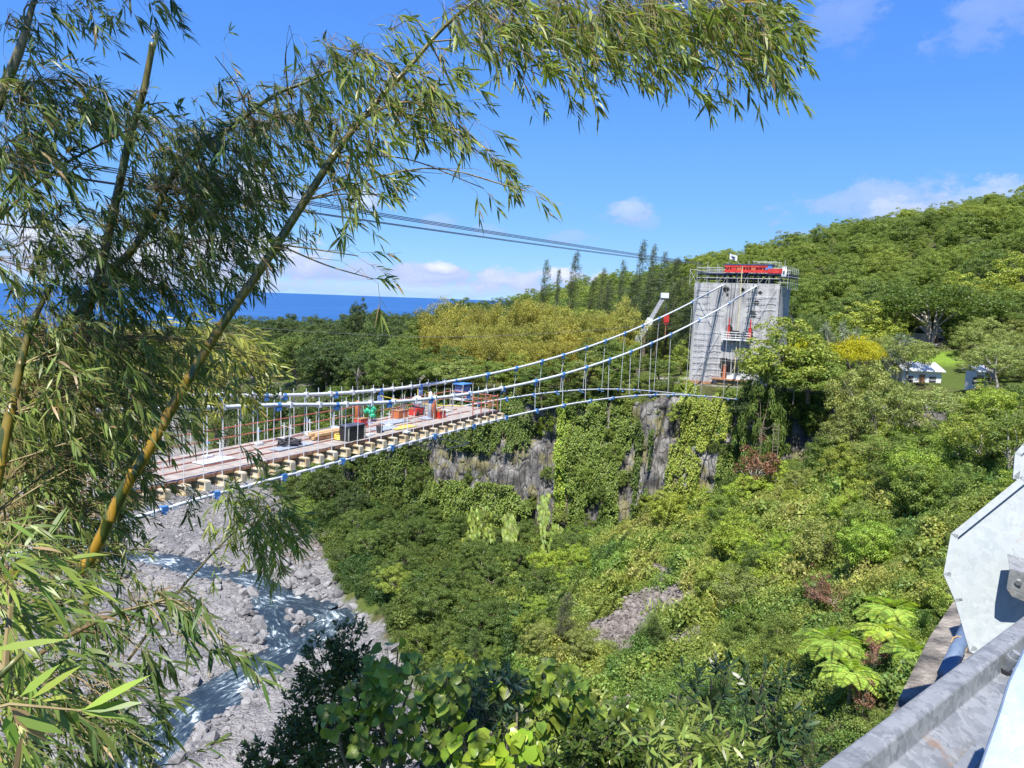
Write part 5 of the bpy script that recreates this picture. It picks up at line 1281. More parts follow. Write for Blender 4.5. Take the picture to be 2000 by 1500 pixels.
def scatter_woods():
    """plateau and hill: the nearest trees as individuals, the rest as one wood"""
    cand = []; r = random.Random(11); taken = {}
    key = [(o.location.x, o.location.y) for o in COL.objects if o.parent is None and o.name.split('.')[0] in ('tree', 'bamboo_clump', 'casuarina_tree', 'spiky_tree', 'house')]
    for _ in range(90000):
        Y = 118 + 290 * r.random() ** .8; u = r.uniform(-80, 2120); P = at(u, 700, Y); x = P[0]
        sp = 4.6 if Y < 170 else (5.4 if Y < 240 else 6.5); c = (int(x // 7), int(Y // 7))
        if any((x - q[0]) ** 2 + (Y - q[1]) ** 2 < sp * sp for i in (-1, 0, 1) for j in (-1, 0, 1) for q in taken.get((c[0] + i, c[1] + j), ())): continue
        taken.setdefault(c, []).append((x, Y)); cand.append((x, Y))
    X = np.array(cand); pin = poly_inside(X[:, 0], X[:, 1], POLY); ins = pin & (line_dist(X[:, 0], X[:, 1], CLIFF) > 1.0)
    ins |= (~pin) & (G(X[:, 0], X[:, 1]) > -43) & (X[:, 1] > 140); X = X[ins]
    s, o = (BT[None, :2] - X) @ BD[:2], (X - BT[None, :2]) @ BN[:2]
    k = ~((s < 22) & (s > -13) & (np.abs(o - 2) < 13)); X = X[k]            # tower and the line of sight to it
    Z = G(X[:, 0], X[:, 1]); u, v, d = proj(np.stack([X[:, 0], X[:, 1], Z], 1))
    bad = (blob_mask(X[:, 0], X[:, 1], LAWN) > .2) | (blob_mask(X[:, 0], X[:, 1], YARD) > .2)
    # keep the view of the lawn, the houses and the tower open
    bad |= (u > 1340) & (u < 1560) & (X[:, 1] < 150) & (X[:, 1] > 118)
    bad |= (u > 1205) & (u < 1325) & (X[:, 1] < 154)
    bad |= (u > 1740) & (u < 1870) & (X[:, 1] < 152)
    near_key = np.array([not free(p, key, 3.6) for p in X]); k = ~bad & ~near_key; X, Z, u, v = X[k], Z[k], u[k], v[k]
    od = np.argsort(X[:, 1]); X, Z, u = X[od], Z[od], u[od]
    n = 0; far = []
    for (x, y), z, uu in zip(X, Z, u):
        patch = float(vnoise(np.array([x / 14]), np.array([y / 14]), 77)[0]); big = y > 165 or (y > 140 and uu > 1400)
        if uu < 900: col = 'dark' if patch < .45 else ('green' if patch < .8 else 'mid')
        else: col = 'green' if patch < .4 else ('mid' if patch < .66 else ('yellow' if patch < .84 else 'deep'))
        h = r.uniform(5.5, 9.5) if not big else r.choice((r.uniform(3, 5), r.uniform(5, 8), r.uniform(5, 8), r.uniform(8, 12.5)))
        if uu > 1400 and y < 145: h = r.uniform(4.5, 7); col = 'olive' if patch < .6 else 'mid'
        if n < 262:
            lab, g = (('leafy woodland tree on the plateau left of the tower', 'woodland trees left of the tower') if uu < 1350 else ('leafy tree on the green hillside right of the tower', 'trees on the hillside right of the tower'))
            plant(r.choice(('round', 'low', 'low', 'open')), (x, y, z - .4), h / 8.5, h / 9.5, col, lab, 'tree', g); n += 1
        else: far.append((x, y, z - .4, h, patch, uu))
    return far
FAR = scatter_woods()

def far_wood():
    f = np.array(FAR); 
    for nm, sel, cs, lab in (('hillside_wood', f[:, 5] >= 1000, (('mid', .0, .5), ('yellow', .5, .72), ('deep', .72, 1.01)), 'unbroken green wood covering the hill behind the tower'), ('distant_wood', f[:, 5] < 1000, (('dark', 0, .55), ('green', .55, 1.01)), 'dark distant wood on the plateau before the sea')):
        q = f[sel]
        m = leaf_mat(nm + '_leaf', COLS['green' if nm[0] == 'h' else 'dark'], COLS['yellow' if nm[0] == 'h' else 'green'], patch=(.035, COLS[cs[0][0]]), val=.45)
        vs = []
        for cr, tr in KIND['low'][0] + KIND['round'][0] + KIND['open'][0] + KIND['tall'][0]:
            me = cr.copy(); me.materials.clear(); me.materials.append(m); vs.append(me)
        h = q[:, 3]; scatter(nm, q[:, :3], rand_rot(len(q), .14), np.stack([h / 7.6, h / 8.4, h / 9.3], 1), vs, lab)
far_wood()

# ------------------------------------------------------------------ slope vegetation
def slope():
    r = np.random.default_rng(5)
    n = 60000; u = r.uniform(380, 2080, n); Y = r.uniform(28, 150, n)
    X = np.array([at(a, 1000, b) for a, b in zip(u, Y)])[:, :2]
    z = G(X[:, 0], X[:, 1]); uu, vv, _ = proj(np.stack([X[:, 0], X[:, 1], z], 1))
    ok = (~poly_inside(X[:, 0], X[:, 1], POLY)) & (z > -44.2 + r.uniform(0, 1.2, n)) & (vv < 1600) & (vv > 700) & (scree_mask(X[:, 0], X[:, 1]) < .35 + r.uniform(-.2, .2, n)) & (bed_mask(X[:, 0], X[:, 1]) < .5)
    dens = np.clip(Y / 150, .2, 1) ** 1.0; ok &= r.random(n) < dens      # sampling is denser near the camera
    X, z, uu, vv = X[ok], z[ok], uu[ok], vv[ok]; n = len(X); print('slope candidates', n)
    pn = fbm(X[:, 0] / 9, X[:, 1] / 9, 61)
    s = np.clip(r.lognormal(-.1, .45, n), .4, 2.4) * np.clip(X[:, 1] / 70, .6, 1); 
    shr = [shrub_geo(100 + k, 900, (.11, .15, .09, .18)[k % 4], (.6, .7, .5, .8)[k % 4]) for k in range(6)]
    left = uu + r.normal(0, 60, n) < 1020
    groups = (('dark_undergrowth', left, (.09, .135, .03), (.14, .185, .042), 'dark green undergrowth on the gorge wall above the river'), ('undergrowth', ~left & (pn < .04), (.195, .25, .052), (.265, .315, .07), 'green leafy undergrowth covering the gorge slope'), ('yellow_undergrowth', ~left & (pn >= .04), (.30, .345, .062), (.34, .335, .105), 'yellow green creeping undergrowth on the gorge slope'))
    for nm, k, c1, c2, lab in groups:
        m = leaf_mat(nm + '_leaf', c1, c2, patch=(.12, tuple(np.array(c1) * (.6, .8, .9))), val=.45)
        ms = [np_mesh('undergrowth', g[0], g[1], m) for g in shr]
        if nm[0] == 'y': ms += [np_mesh('undergrowth', g[0], g[1], m) for g in (grassy_geo(7), grassy_geo(8))]
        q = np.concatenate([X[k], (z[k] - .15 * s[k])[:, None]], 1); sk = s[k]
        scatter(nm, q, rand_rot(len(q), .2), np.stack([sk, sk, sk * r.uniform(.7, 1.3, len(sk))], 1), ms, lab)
    # bushes and small trees one can tell apart
    taken = []; cnt = 0; od = r.permutation(n)
    for i in od:
        if cnt >= 200: break
        x, y = X[i]; a, b = uu[i], vv[i]
        if b > 1330 and a < 1500: continue
        h = r.uniform(2.2, 6.2) * (1.1 if a < 900 else 1.0) * (1 if y > 55 else .7); sp = 1.7 + h * .36
        if scree_mask(np.array([x]), np.array([y]))[0] > .05 or not free((x, y), taken, sp): continue
        if y > 98 and a < 1300: h *= .9
        ut, vt, _ = proj(np.array([x, y, z[i] + h]))
        if 1150 < a < 1390 and 1040 < b < 1330: continue
        if 1555 < a < 1830 and b > 1130: continue
        taken.append((x, y)); cnt += 1; p = pn[i] + r.normal(0, .08)
        if a < 1000 and r.random() < .85: col = 'green' if p < .0 else ('dark' if p < .06 else ('deep' if p < .2 else 'mid'))
        else: col = 'mid' if p < -.08 else ('green' if p < .02 else ('lime' if p < .12 else ('yellow' if p < .2 else 'olive')))
        kd = r.choice(('round', 'low', 'open', 'tall')); 
        lab, g = (('leafy bush on the left part of the gorge slope above the river', 'bushes on the slope above the river') if a < 950 else (('leafy bush on the middle of the gorge slope below the cliff', 'bushes on the middle slope') if a < 1450 else ('leafy bush on the right part of the gorge slope', 'bushes on the right slope')))
        plant(kd, (x, y, z[i] - h * .12), h * r.uniform(.8, 1.25) / 8.5, h / 9, col, lab, 'bush', g, 'bush')
    for (u, v, Y, w, lab) in ((1095, 1165, 82, 60, 'wispy pale young tree in front of the scree'), (1290, 1205, 74, 70, 'soft feathery young tree standing on the scree'), (930, 1225, 82, 45, 'wispy upright young tree left of the yellow undergrowth'), (1425, 1290, 52, 60, 'feathery young tree low on the middle slope'),
                             (1600, 1395, 36, 90, 'feathery bright young tree nearest to the steel rail'), (610, 1175, 112, 40, 'pale bare shrub on the gravel island in the river'), (1700, 990, 75, 90, 'flat topped small tree with a dry brown underside on the right slope')):
        by_pix('wispy' if 'flat' not in lab else 'spread', u, v, Y, w, (.12, .17, .05) if 'pale' not in lab else (.14, .14, .08), lab, 'tree', hmin=2.2)
slope()

# ------------------------------------------------------------------ climbers on the cliff
def on_cliff(I, H, out=.15):
    P = cliff_pt(I, H); N = np.concatenate([CN[I], np.full((len(I), 1), .35)], 1); return P + N * out[:, None] if hasattr(out, '__len__') else P + N * out, unit(N)
def vines():
    r = np.random.default_rng(9); nI = len(CL)
    mid = cliff_pt(np.arange(nI), np.full(nI, .4)); ui, vi, _ = proj(mid)
    def idx(u): return int(np.argmin(np.abs(ui - u) + (mid[:, 1] < 85) * 400))
    def curtain(name, lab, u0, u1, h0, h1, n, ls, col, cat='vine', dens=0.0, thick=.9, six=False, hang=.8, up=False):
        i0, i1 = sorted((idx(u0), idx(u1)))
        I = r.integers(i0, max(i1, i0 + 2), n); H = r.uniform(h0, h1, n)
        f = fbm(CQ[I] / 3.0, H * 2.2, 71 + n % 7) + fbm(CQ[I] / 1.0, H * 4, 72) * .5; edge = np.minimum((H - h0), (h1 - H)) / (h1 - h0) * 4; wob = fbm(H * 5 + i0, H * 0 + 3, 78) * 3.2; side = np.clip(np.minimum(I - i0, i1 - I) / max(1, i1 - i0) * 7 - .6 * (i1 - i0 > 14) + .7 * wob * (i1 - i0 > 14), -1.5, 1)
        xs_ = np.minimum(I - i0, i1 - I) / max(1, i1 - i0); tong = (.4 + 1.0 * vnoise(CQ[I] / 1.1, CQ[I] * 0 + i0)) * np.clip(.2 + xs_ * (3.2 if i1 - i0 > 14 else 2.4) + fbm(CQ[I] / .7, H * 4, 79) * .5, .12, 1.3)
        k = (((H - h0) / (h1 - h0) + fbm(CQ[I] / .5, H * 9, 80) * .25) < tong) & ((f + np.clip(edge, 0, 1) * .4 + side * .4 - .75) > dens); I, H = I[k], H[k]; m = len(I)
        lump = np.clip(fbm(CQ[I] / 2.0, H * 5, 75) * 2.2 + .7, .05, 2) * thick
        P, N = on_cliff(I, H, r.uniform(.3, 1.0, m) * lump); P = P + r.normal(0, .1, (m, 3))
        D = unit(np.array([0, 0, -1.0]) * hang + sph(r, m) * .55 + N * .45); Nn = unit(N + sph(r, m) * .45)
        o = np_obj(name, *leaf_geo(P, D, Nn, ls * r.uniform(.7, 1.3, m), ls * .62, .2, six), MAT['leaf']); o.color = (*COLS[col], 1); tag(o, lab, cat); return o
    curtain('vine_curtain', 'broad curtain of small leaved green vine hanging down the middle of the cliff', 1050, 1265, .0, 1.12, 60000, .34, 'mid', thick=1.5, dens=-.15)
    curtain('vine_curtain', 'dark green climbing mass just right of the broad vine curtain', 1225, 1310, .05, 1.1, 13000, .36, 'deep', thick=1.6, dens=-.05)
    curtain('vine_curtain', 'green vines over the cliff left of the bare grey columns', 700, 900, .0, 1.1, 42000, .36, 'green', thick=1.8, dens=-.12)
    curtain('vine_curtain', 'green climbers spreading below the bare grey columns', 800, 1085, .6, 1.15, 42000, .36, 'mid', thick=1.5, dens=-.4)
    curtain('vine_curtain', 'dark vines over the cliff below the far deck', 430, 900, .0, 1.15, 70000, .42, 'deep', thick=2.0, dens=-.4)
    curtain('vine_curtain', 'thin vines trailing over the cliff top above the bare grey columns', 790, 1085, .0, .40, 42000, .34, 'green', thick=1.5, dens=-.42)
    curtain('fern_drape', 'yellow ferns and creepers draped over the cliff edge below the tower', 1300, 1460, .0, .5, 24000, .36, 'yellow', 'fern', dens=-.2, thick=1.1)
    curtain('vine_curtain', 'greyish green bushy vines right of the pale rock below the tower', 1395, 1490, .3, 1.1, 12000, .34, 'mid', thick=1.4, dens=-.02)
    curtain('vine_curtain', 'sparse creepers on the pale rock below the tower', 1290, 1420, .3, 1.1, 14000, .36, 'yellow', thick=.9, dens=.03)
    curtain('vine_curtain', 'olive vines hanging over the dark cliff right of the ladder', 1545, 1800, .0, 1.0, 30000, .36, 'olive', thick=1.4, dens=.02)
    for k, (u, w, h1, c) in enumerate(((1098, 10, .8, 'lime'), (1162, 12, .7, 'mid'), (1112, 7, .6, 'mid'), (1210, 14, 1, 'mid'))):
        curtain('hanging_vine', ['narrow bright vine streamer left of the middle of the cliff', 'narrow green vine streamer right of the first one', 'thin short vine streamer between the longer ones', 'wide dark edged vine streamer at the right of the curtain'][k], u - w * 1.6, u + w * 1.6, .0, h1, 8000, .32, c, thick=2.0, dens=-.5)
    n_ = 0; r2 = np.random.default_rng(17)
    for _ in range(900):
        if n_ >= 90: break
        i = int(r2.integers(0, nI)); h_ = float(r2.uniform(-.02, .98)); P = cliff_pt(np.array([i]), np.array([h_]))[0]; u, v, _d = proj(P)
        if not (420 < u < 1800) or P[1] < 85: continue
        if (885 < u < 1065 and 870 < v < 985) or (1292 < u < 1425 and 835 < v < 1000 and r2.random() < .8) or (1490 < u < 1560): continue
        N = np.array([CN[i][0], CN[i][1], .2]); sz = float(r2.uniform(1.7, 3.6)) * (1.25 if u < 880 else 1); q = P + N * sz * .1
        col = ('deep', 'green', 'dark', 'green')[int(r2.integers(0, 4))] if u < 900 else ('mid', 'green', 'mid', 'olive', 'deep')[int(r2.integers(0, 5))]
        if 1290 < u < 1470 and h_ < .45: col = 'yellow'
        plant(('low', 'round')[n_ % 2], (q[0], q[1], q[2] - sz * .55), sz / 7.5, sz / 7.0, col, 'leafy bush clinging to the cliff face %s' % ('left of the bare grey columns' if u < 900 else 'right of the bare grey columns'), 'bush', 'bushes clinging to the cliff %s' % ('left part' if u < 900 else 'right part'), 'bush'); n_ += 1
    # big pale creeper leaves
    for k, (u0, u1, v0, v1, Y, c) in enumerate(((1055, 1120, 1020, 1110, 118, 'fern'), (900, 965, 985, 1110, 122, 'lime'), (1050, 1075, 960, 1030, 121, 'lime'), (980, 1010, 1000, 1060, 121, 'lime'))):
        n = 300; uu = r.uniform(u0, u1, n); vv = v0 + (v1 - v0) * r.uniform(0, 1, n); q = np.array([at(a, b, Y - 1.5 - 6 * (b - v0) / 150) for a, b in zip(uu, vv)])
        # sit on whichever surface is there: the slope, or just off the cliff
        q[:, 2] = np.where(q[:, 2] < G(q[:, 0], q[:, 1]) + .4, G(q[:, 0], q[:, 1]) + .9, q[:, 2])
        kk = np.hypot((uu - (u0 + u1) / 2) / (u1 - u0) * 2, (vv - (v0 + v1) / 2) / (v1 - v0) * 2) + fbm(uu / 16, vv / 22, 91) * 1.9 < .95; q = q[kk]; n = len(q)
        D = unit(np.array([[.25, -.35, -.9]]) + sph(r, n) * .35); o = np_obj('creeper', *leaf_geo(q, D, np.array([[-.2, -.8, .6]]) + sph(r, n) * .3, r.uniform(.55, 1.0, n), .34, .2, True), MAT['leaf']); o.color = (.2, .27, .05, 1)
        tag(o, ['pale big leaved creeper hanging in a broad patch below the vine curtain', 'pale big leaved creeper trailing in a long strip left of the bare columns', 'narrow strip of pale big leaves under the right end of the bare columns', 'small patch of pale big leaves under the bare columns'][k], 'creeper')
vines()
# ------------------------------------------------------------------ foreground bamboo
BL = [leaf_mat('bamboo_leaf', None, transl=.36, hue=.06, val=.5, rough=.4, tip=(.965, (.30, .24, .10)))][0]
def culm_mat():
    m, nt, out = mat_new('bamboo_culm'); L = nt.links.new
    tc = nd(nt, 'ShaderNodeTexCoord'); oi = nd(nt, 'ShaderNodeObjectInfo')
    mp = nd(nt, 'ShaderNodeMapping'); mp.inputs['Rotation'].default_value = (0, math.radians(-35), 0); mp.inputs['Scale'].default_value = (26, 26, 2.2); L(tc.outputs['Object'], mp.inputs[0])
    n = nd(nt, 'ShaderNodeTexNoise'); n.inputs['Scale'].default_value = 1.0; n.inputs['Detail'].default_value = 3; L(mp.outputs[0], n.inputs['Vector'])
    r = nd(nt, 'ShaderNodeMapRange'); r.inputs[1].default_value = .5; r.inputs[2].default_value = .56; L(n.outputs[0], r.inputs[0])
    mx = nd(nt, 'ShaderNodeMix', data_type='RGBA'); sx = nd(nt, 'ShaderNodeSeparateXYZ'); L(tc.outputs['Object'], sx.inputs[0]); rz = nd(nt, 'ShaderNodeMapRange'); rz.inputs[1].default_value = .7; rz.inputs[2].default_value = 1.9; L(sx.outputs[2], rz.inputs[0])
    mz = nd(nt, 'ShaderNodeMix', data_type='RGBA'); L(rz.outputs[0], mz.inputs[0]); L(oi.outputs['Color'], mz.inputs[6]); mz.inputs[7].default_value = (.17, .15, .035, 1)  # canes turn darker olive with height; their upper shadow is partly painted in
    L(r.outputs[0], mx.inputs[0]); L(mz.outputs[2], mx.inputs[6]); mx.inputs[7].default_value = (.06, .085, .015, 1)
    n2 = nd(nt, 'ShaderNodeTexNoise'); n2.inputs['Scale'].default_value = 9; n2.inputs['Detail'].default_value = 5; L(tc.outputs['Object'], n2.inputs['Vector'])
    m2 = nd(nt, 'ShaderNodeMix', data_type='RGBA', blend_type='MULTIPLY'); m2.inputs[0].default_value = .6; L(mx.outputs[2], m2.inputs[6]); L(n2.outputs[0], m2.inputs[7])
    b = nd(nt, 'ShaderNodeBsdfPrincipled'); b.inputs['Roughness'].default_value = .35; L(m2.outputs[2], b.inputs['Base Color']); L(b.outputs[0], out.inputs[0]); return m
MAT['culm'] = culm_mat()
MAT['twig'] = noise_mat('bamboo_twig', (.13, .10, .035), (.26, .2, .09), scale=8, rough=.7)

def smooth_path(q, n):
    """Catmull-Rom through the points"""
    q = np.array(q, float); q = np.vstack([2 * q[0] - q[1], q, 2 * q[-1] - q[-2]]); o = []
    m = len(q) - 3
    for i in range(m):
        a, b, c, d = q[i:i + 4]
        for t in np.linspace(0, 1, max(2, n // m), endpoint=False): o.append(.5 * ((2 * b) + (c - a) * t + (2 * a - 5 * b + 4 * c - d) * t * t + (3 * b - a - 3 * c + d) * t ** 3))
    o.append(q[-2]); return np.array(o)

def bamboo(label, path, Ys, rad, color, ells, leaf=.098, lcol=(.10, .15, .032), wind=(.72, -.08, -.42), seed=1, group=None, broken=False, dsp=.5, name='bamboo', wl=.135, nl=12, node=.33):
    r = np.random.default_rng(seed)
    n = len(path); Y = np.interp(np.arange(n), np.linspace(0, n - 1, len(Ys)), Ys)
    q = smooth_path([at(u, v, y) for (u, v), y in zip(path, Y)], 60); N = len(q); R = np.interp(np.linspace(0, 1, N), np.linspace(0, 1, len(rad)), rad)
    s = np.concatenate([[0], np.cumsum(np.linalg.norm(np.diff(q, axis=0), axis=1))])
    t = thing(name, label, 'bamboo', q[0], group)
    # culm with swollen nodes
    pts_, rr = [], []; k = 0.12
    qs = sorted(set(list(np.arange(0, s[-1], .09)) + [x for nd_ in np.arange(k, s[-1], node) for x in (nd_ - .014, nd_ - .005, nd_ + .005, nd_ + .014)]))
    for x in qs:
        d = abs(((x - k + node / 2) % node) - node / 2); b = 1.17 if d < .008 else 1.0
        pts_.append([np.interp(x, s, q[:, j]) for j in range(3)]); rr.append(float(np.interp(x, s, R)) * b)
    m = MB(); m.tube(pts_, rr, 10)
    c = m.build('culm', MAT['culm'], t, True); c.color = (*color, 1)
    if broken:
        MB().tube([q[-1], q[-1] + np.array([.012, 0, .05])], [R[-1] * .9, R[-1] * .3], 7).build('broken_tip', MAT['palebark'], t)
    nodes = [np.array([np.interp(x, s, q[:, j]) for j in range(3)]) for x in np.arange(k, s[-1], node)]
    w0 = np.array(wind)
    for e in ells:
        br = MB(); PP, DD, NN, LL = [], [], [], []
        u, v, ru, rv, Ye, dens = e[:6]; C = at(u, v, Ye)
        nb = min(nodes, key=lambda z_: np.linalg.norm(z_ - C) + (0 if broken else .5 * max(0, z_[2] - C[2] + .1)))
        mid = (nb + C) / 2 + ZU * .12 * np.linalg.norm(C - nb) + r.normal(0, .04, 3); bp = smooth_path([nb, mid, C], 10)
        br.tube(bp, list(np.linspace(.006, .003, len(bp))), 4)
        k_ = max(2, int(dens * math.pi * ru * rv * (Ye / 5) ** 2 / (leaf / .125) ** 2 / 480))
        for i_ in range(k_):
            a = r.uniform(0, 6.283); rho = math.sqrt(r.uniform(0, 1)); B = at(u + ru * rho * math.cos(a), v + rv * rho * math.sin(a), Ye + r.normal(0, dsp))
            if True:
                j = bp[r.integers(3, len(bp))]; m2 = (j + B) / 2 + ZU * .05; br.tube([j, m2, B], [.0022, .0015, .001], 3, False)
            ax = unit(w0 * r.uniform(.3, 1.2) + sph(r, 1)[0] * .6); tl = r.uniform(.16, .34) * leaf / .15; k2 = int(nl * r.uniform(.6, 1.4))
            tt = r.uniform(0, 1, k2) ** .6; b_ = B + ax * tl * tt[:, None] - ZU * .05 * (tt ** 2)[:, None]; br.tube([B, B + ax * tl * .5 - ZU * .012, B + ax * tl - ZU * .05], [.0014, .0011, .0007], 3, False)
            sd_ = unit(np.cross(ax, sph(r, k2))); PP.append(b_); DD.append(unit(ax * .8 + sd_ * .62 + w0 * .28 + np.array([0, 0, -.22]))); NN.append(unit(sph(r, k2) * .7 + [0, -.1, .8])); LL.append(leaf * r.uniform(.55, 1.25, k2))
        bo = br.build('branch', MAT['twig'], t)
        P = np.concatenate(PP); L_ = np.concatenate(LL); g = leaf_geo(P, np.concatenate(DD), np.concatenate(NN), L_, L_ * wl * r.uniform(.8, 1.2, len(P)), .22, True)
        f = np_obj('leaves', g[0] - np.array(t.location), g[1], BL, bo); f.color = (*lcol, 1)
    return t

def el(Y, L): return [(a, b, c, d, Y + random.uniform(-.3, .3), e) for a, b, c, d, e in L]
GRP = 'bamboo canes of the near clump'
bamboo('long leaning bamboo cane crossing the photo with a leafy plume drooping at top right', [(150, 1130), (185, 1075), (240, 960), (290, 880), (345, 780), (430, 640), (520, 510), (600, 385), (665, 285), (730, 205), (800, 130), (870, 50), (960, -15), (1090, -45), (1250, -50), (1420, -30), (1530, 30)],
       [4.6, 4.6, 4.8, 5.0, 5.2, 5.2, 5.1], [.037, .034, .029, .025, .018, .011, .006, .004], (.42, .24, .02),
       el(5.2, [(930, 30, 70, 55, .9), (1010, 60, 80, 65, 1.0), (1100, 60, 90, 75, 1.1), (1190, 60, 90, 60, 1.1), (1290, 50, 90, 65, 1.2), (1390, 60, 90, 70, 1.2), (1470, 60, 65, 70, 1.3), (1510, 90, 35, 60, 1.0), (1060, 150, 45, 32, .9), (1130, 160, 40, 24, .8), (1250, 120, 55, 28, .9),
                (1330, 140, 40, 36, .8), (1375, 180, 30, 18, .9), (1450, 125, 60, 32, .9), (1520, 150, 26, 22, .9), (1000, 0, 150, 40, 1.1), (1250, 0, 200, 40, 1.4), (1440, 5, 90, 40, 1.4)])
       + el(5.1, [(700, 110, 65, 55, .7), (640, 90, 55, 45, .5), (760, 60, 45, 45, .5), (760, 170, 75, 55, .9), (830, 150, 55, 45, .8), (855, 110, 35, 45, .6), (790, 225, 85, 45, 1.0), (870, 215, 55, 40, .9), (910, 265, 45, 32, .8), (960, 295, 36, 26, .7), (985, 335, 30, 22, .6),
                  (1025, 372, 24, 16, .8), (945, 368, 20, 10, .5), (690, 250, 60, 55, .8), (720, 315, 55, 36, .6), (690, 350, 60, 45, .6), (745, 380, 35, 32, .35), (650, 400, 70, 36, .4), (700, 500, 30, 24, .15), (730, 545, 20, 12, .3)]), lcol=(.17, .215, .05), seed=2, leaf=.105, group=GRP)
bamboo('second leaning bamboo cane behind the long one with dense dark leaves against the sky', [(20, 800), (75, 725), (96, 680), (132, 632), (192, 572), (224, 520), (256, 492), (300, 420), (352, 320), (432, 264), (532, 188), (600, 160), (660, 130)], [5.4, 5.6, 5.8], [.036, .034, .03, .022, .015, .006], (.25, .2, .03),
       el(5.7, [(460, 200, 95, 55, .4), (560, 180, 75, 55, .55), (615, 150, 55, 65, .6), (500, 260, 115, 55, .9), (600, 250, 75, 65, .9), (400, 290, 105, 65, 1.1), (430, 370, 85, 65, 1.2), (520, 350, 75, 55, .7), (440, 450, 85, 50, 1.2), (400, 500, 90, 45, 1.0), (465, 525, 45, 30, 1.0), (550, 430, 55, 50, .4), (560, 90, 30, 60, .15), (420, 110, 40, 40, .12)]),
       lcol=(.11, .155, .038), seed=3, group=GRP)
bamboo('upright bamboo cane with a pale broken leafless top standing against the sky', [(125, 790), (138, 732), (156, 672), (172, 604), (196, 528), (220, 420), (236, 348), (256, 256), (280, 180), (300, 76)], [5.8, 5.9], [.042, .038, .034, .027, .022], (.30, .24, .10),
       el(5.9, [(300, 270, 75, 60, 1.0), (330, 370, 110, 70, 1.3), (250, 450, 105, 70, 1.1), (150, 520, 110, 70, .6), (230, 560, 105, 45, 1.0), (330, 570, 100, 45, .9), (180, 230, 80, 45, .8), (250, 205, 50, 36, .6)]), lcol=(.11, .155, .038), seed=4, group=GRP, broken=True)
bamboo('pale bamboo cane crossing the upper left corner of the photo', [(-90, 420), (-40, 290), (8, 170), (28, 124), (48, 68), (68, 0), (110, -60), (240, -70)], [4.4, 4.6], [.034, .03, .026, .012, .005], (.32, .28, .15),
       el(4.6, [(20, 60, 55, 55, .5), (110, 5, 55, 28, 1.0), (170, 15, 55, 26, 1.0), (255, 22, 50, 12, .6), (320, 15, 36, 10, .6), (300, 0, 75, 16, .8), (40, 210, 75, 95, 1.4), (60, 330, 85, 95, 1.0), (110, 180, 65, 55, 1.0), (170, 170, 55, 45, 1.0)]) + [(-500, -1150, 420, 230, 3.5, .8), (0, -1200, 380, 240, 3.5, .7), (-100, -1500, 500, 200, 3.3, .7)], lcol=(.10, .14, .032), seed=5, group=GRP)  # last three clusters: unseen foliage overhead, added to shade the leaves below
bamboo('thin reddish bamboo branch slanting across the left edge against the sky', [(-120, 520), (0, 425), (60, 368), (140, 312), (224, 268), (280, 235)], [5.0, 5.2], [.011, .009, .005], (.2, .12, .04),
       el(5.1, [(120, 420, 95, 65, .5), (40, 480, 80, 70, .5), (120, 560, 110, 45, .6)]), lcol=(.10, .14, .03), seed=6, group=GRP)
bamboo('yellow bamboo cane half hidden in the dense leaves at the left edge', [(-80, 1250), (-30, 1050), (8, 860), (30, 760), (60, 640), (110, 540)], [4.6, 5.2], [.04, .036, .026, .014], (.45, .3, .03),
       el(5.7, [(60, 640, 105, 55, 1.3), (170, 670, 115, 55, 1.3), (280, 680, 115, 55, 1.2), (60, 760, 105, 65, 1.6), (180, 780, 115, 65, 1.5), (290, 790, 85, 55, 1.1), (390, 700, 80, 36, .6), (440, 745, 50, 30, .45), (500, 700, 40, 14, .2), (415, 805, 40, 24, .2), (80, 880, 115, 75, 1.6), (205, 890, 90, 65, 1.4),
                (285, 900, 40, 45, .35), (470, 850, 20, 32, .5), (60, 990, 105, 65, 1.6), (170, 1000, 80, 55, 1.4), (240, 1000, 50, 36, .4), (345, 975, 40, 40, .3), (150, 1080, 110, 45, 1.3), (545, 780, 24, 26, .3), (530, 700, 26, 16, .25)]), lcol=(.165, .21, .05), leaf=.105, seed=7, group=GRP)
bamboo('low bamboo branch hanging over the river gravel at the lower left', [(-160, 1420), (0, 1330), (120, 1250), (250, 1190), (380, 1170)], [3.3, 3.6], [.016, .012, .005], (.2, .14, .05),
       el(3.6, [(100, 1150, 130, 50, 1.0), (250, 1150, 70, 50, .6), (330, 1170, 50, 40, .6), (375, 1195, 42, 50, .6), (395, 1265, 32, 22, .5), (300, 1225, 60, 50, .5), (450, 1262, 18, 10, .5), (200, 1250, 110, 50, .8), (100, 1330, 130, 60, 1.1), (230, 1385, 110, 50, .9), (100, 1440, 130, 55, 1.5), (250, 1455, 80, 42, 1.0), (320, 1480, 50, 24, .6)]), lcol=(.085, .13, .03), leaf=.11, seed=8, dsp=.3, group=GRP)
bamboo('round leafy bamboo top hanging over the river bed below the bridge', [(250, 1290), (348, 1157), (393, 1105), (443, 1053), (500, 1000)], [7.6, 8.2], [.016, .012, .005], (.22, .16, .06),
       el(8.2, [(500, 995, 65, 45, 1.5), (520, 1040, 52, 42, 1.4), (468, 980, 45, 34, 1.2), (545, 1010, 36, 40, 1.0), (420, 1080, 50, 24, .25), (540, 1085, 20, 16, .25), (415, 1010, 14, 34, .25)]), lcol=(.2, .26, .045), leaf=.16, seed=9, dsp=.3, wind=(.5, -.15, -.2), group=GRP)
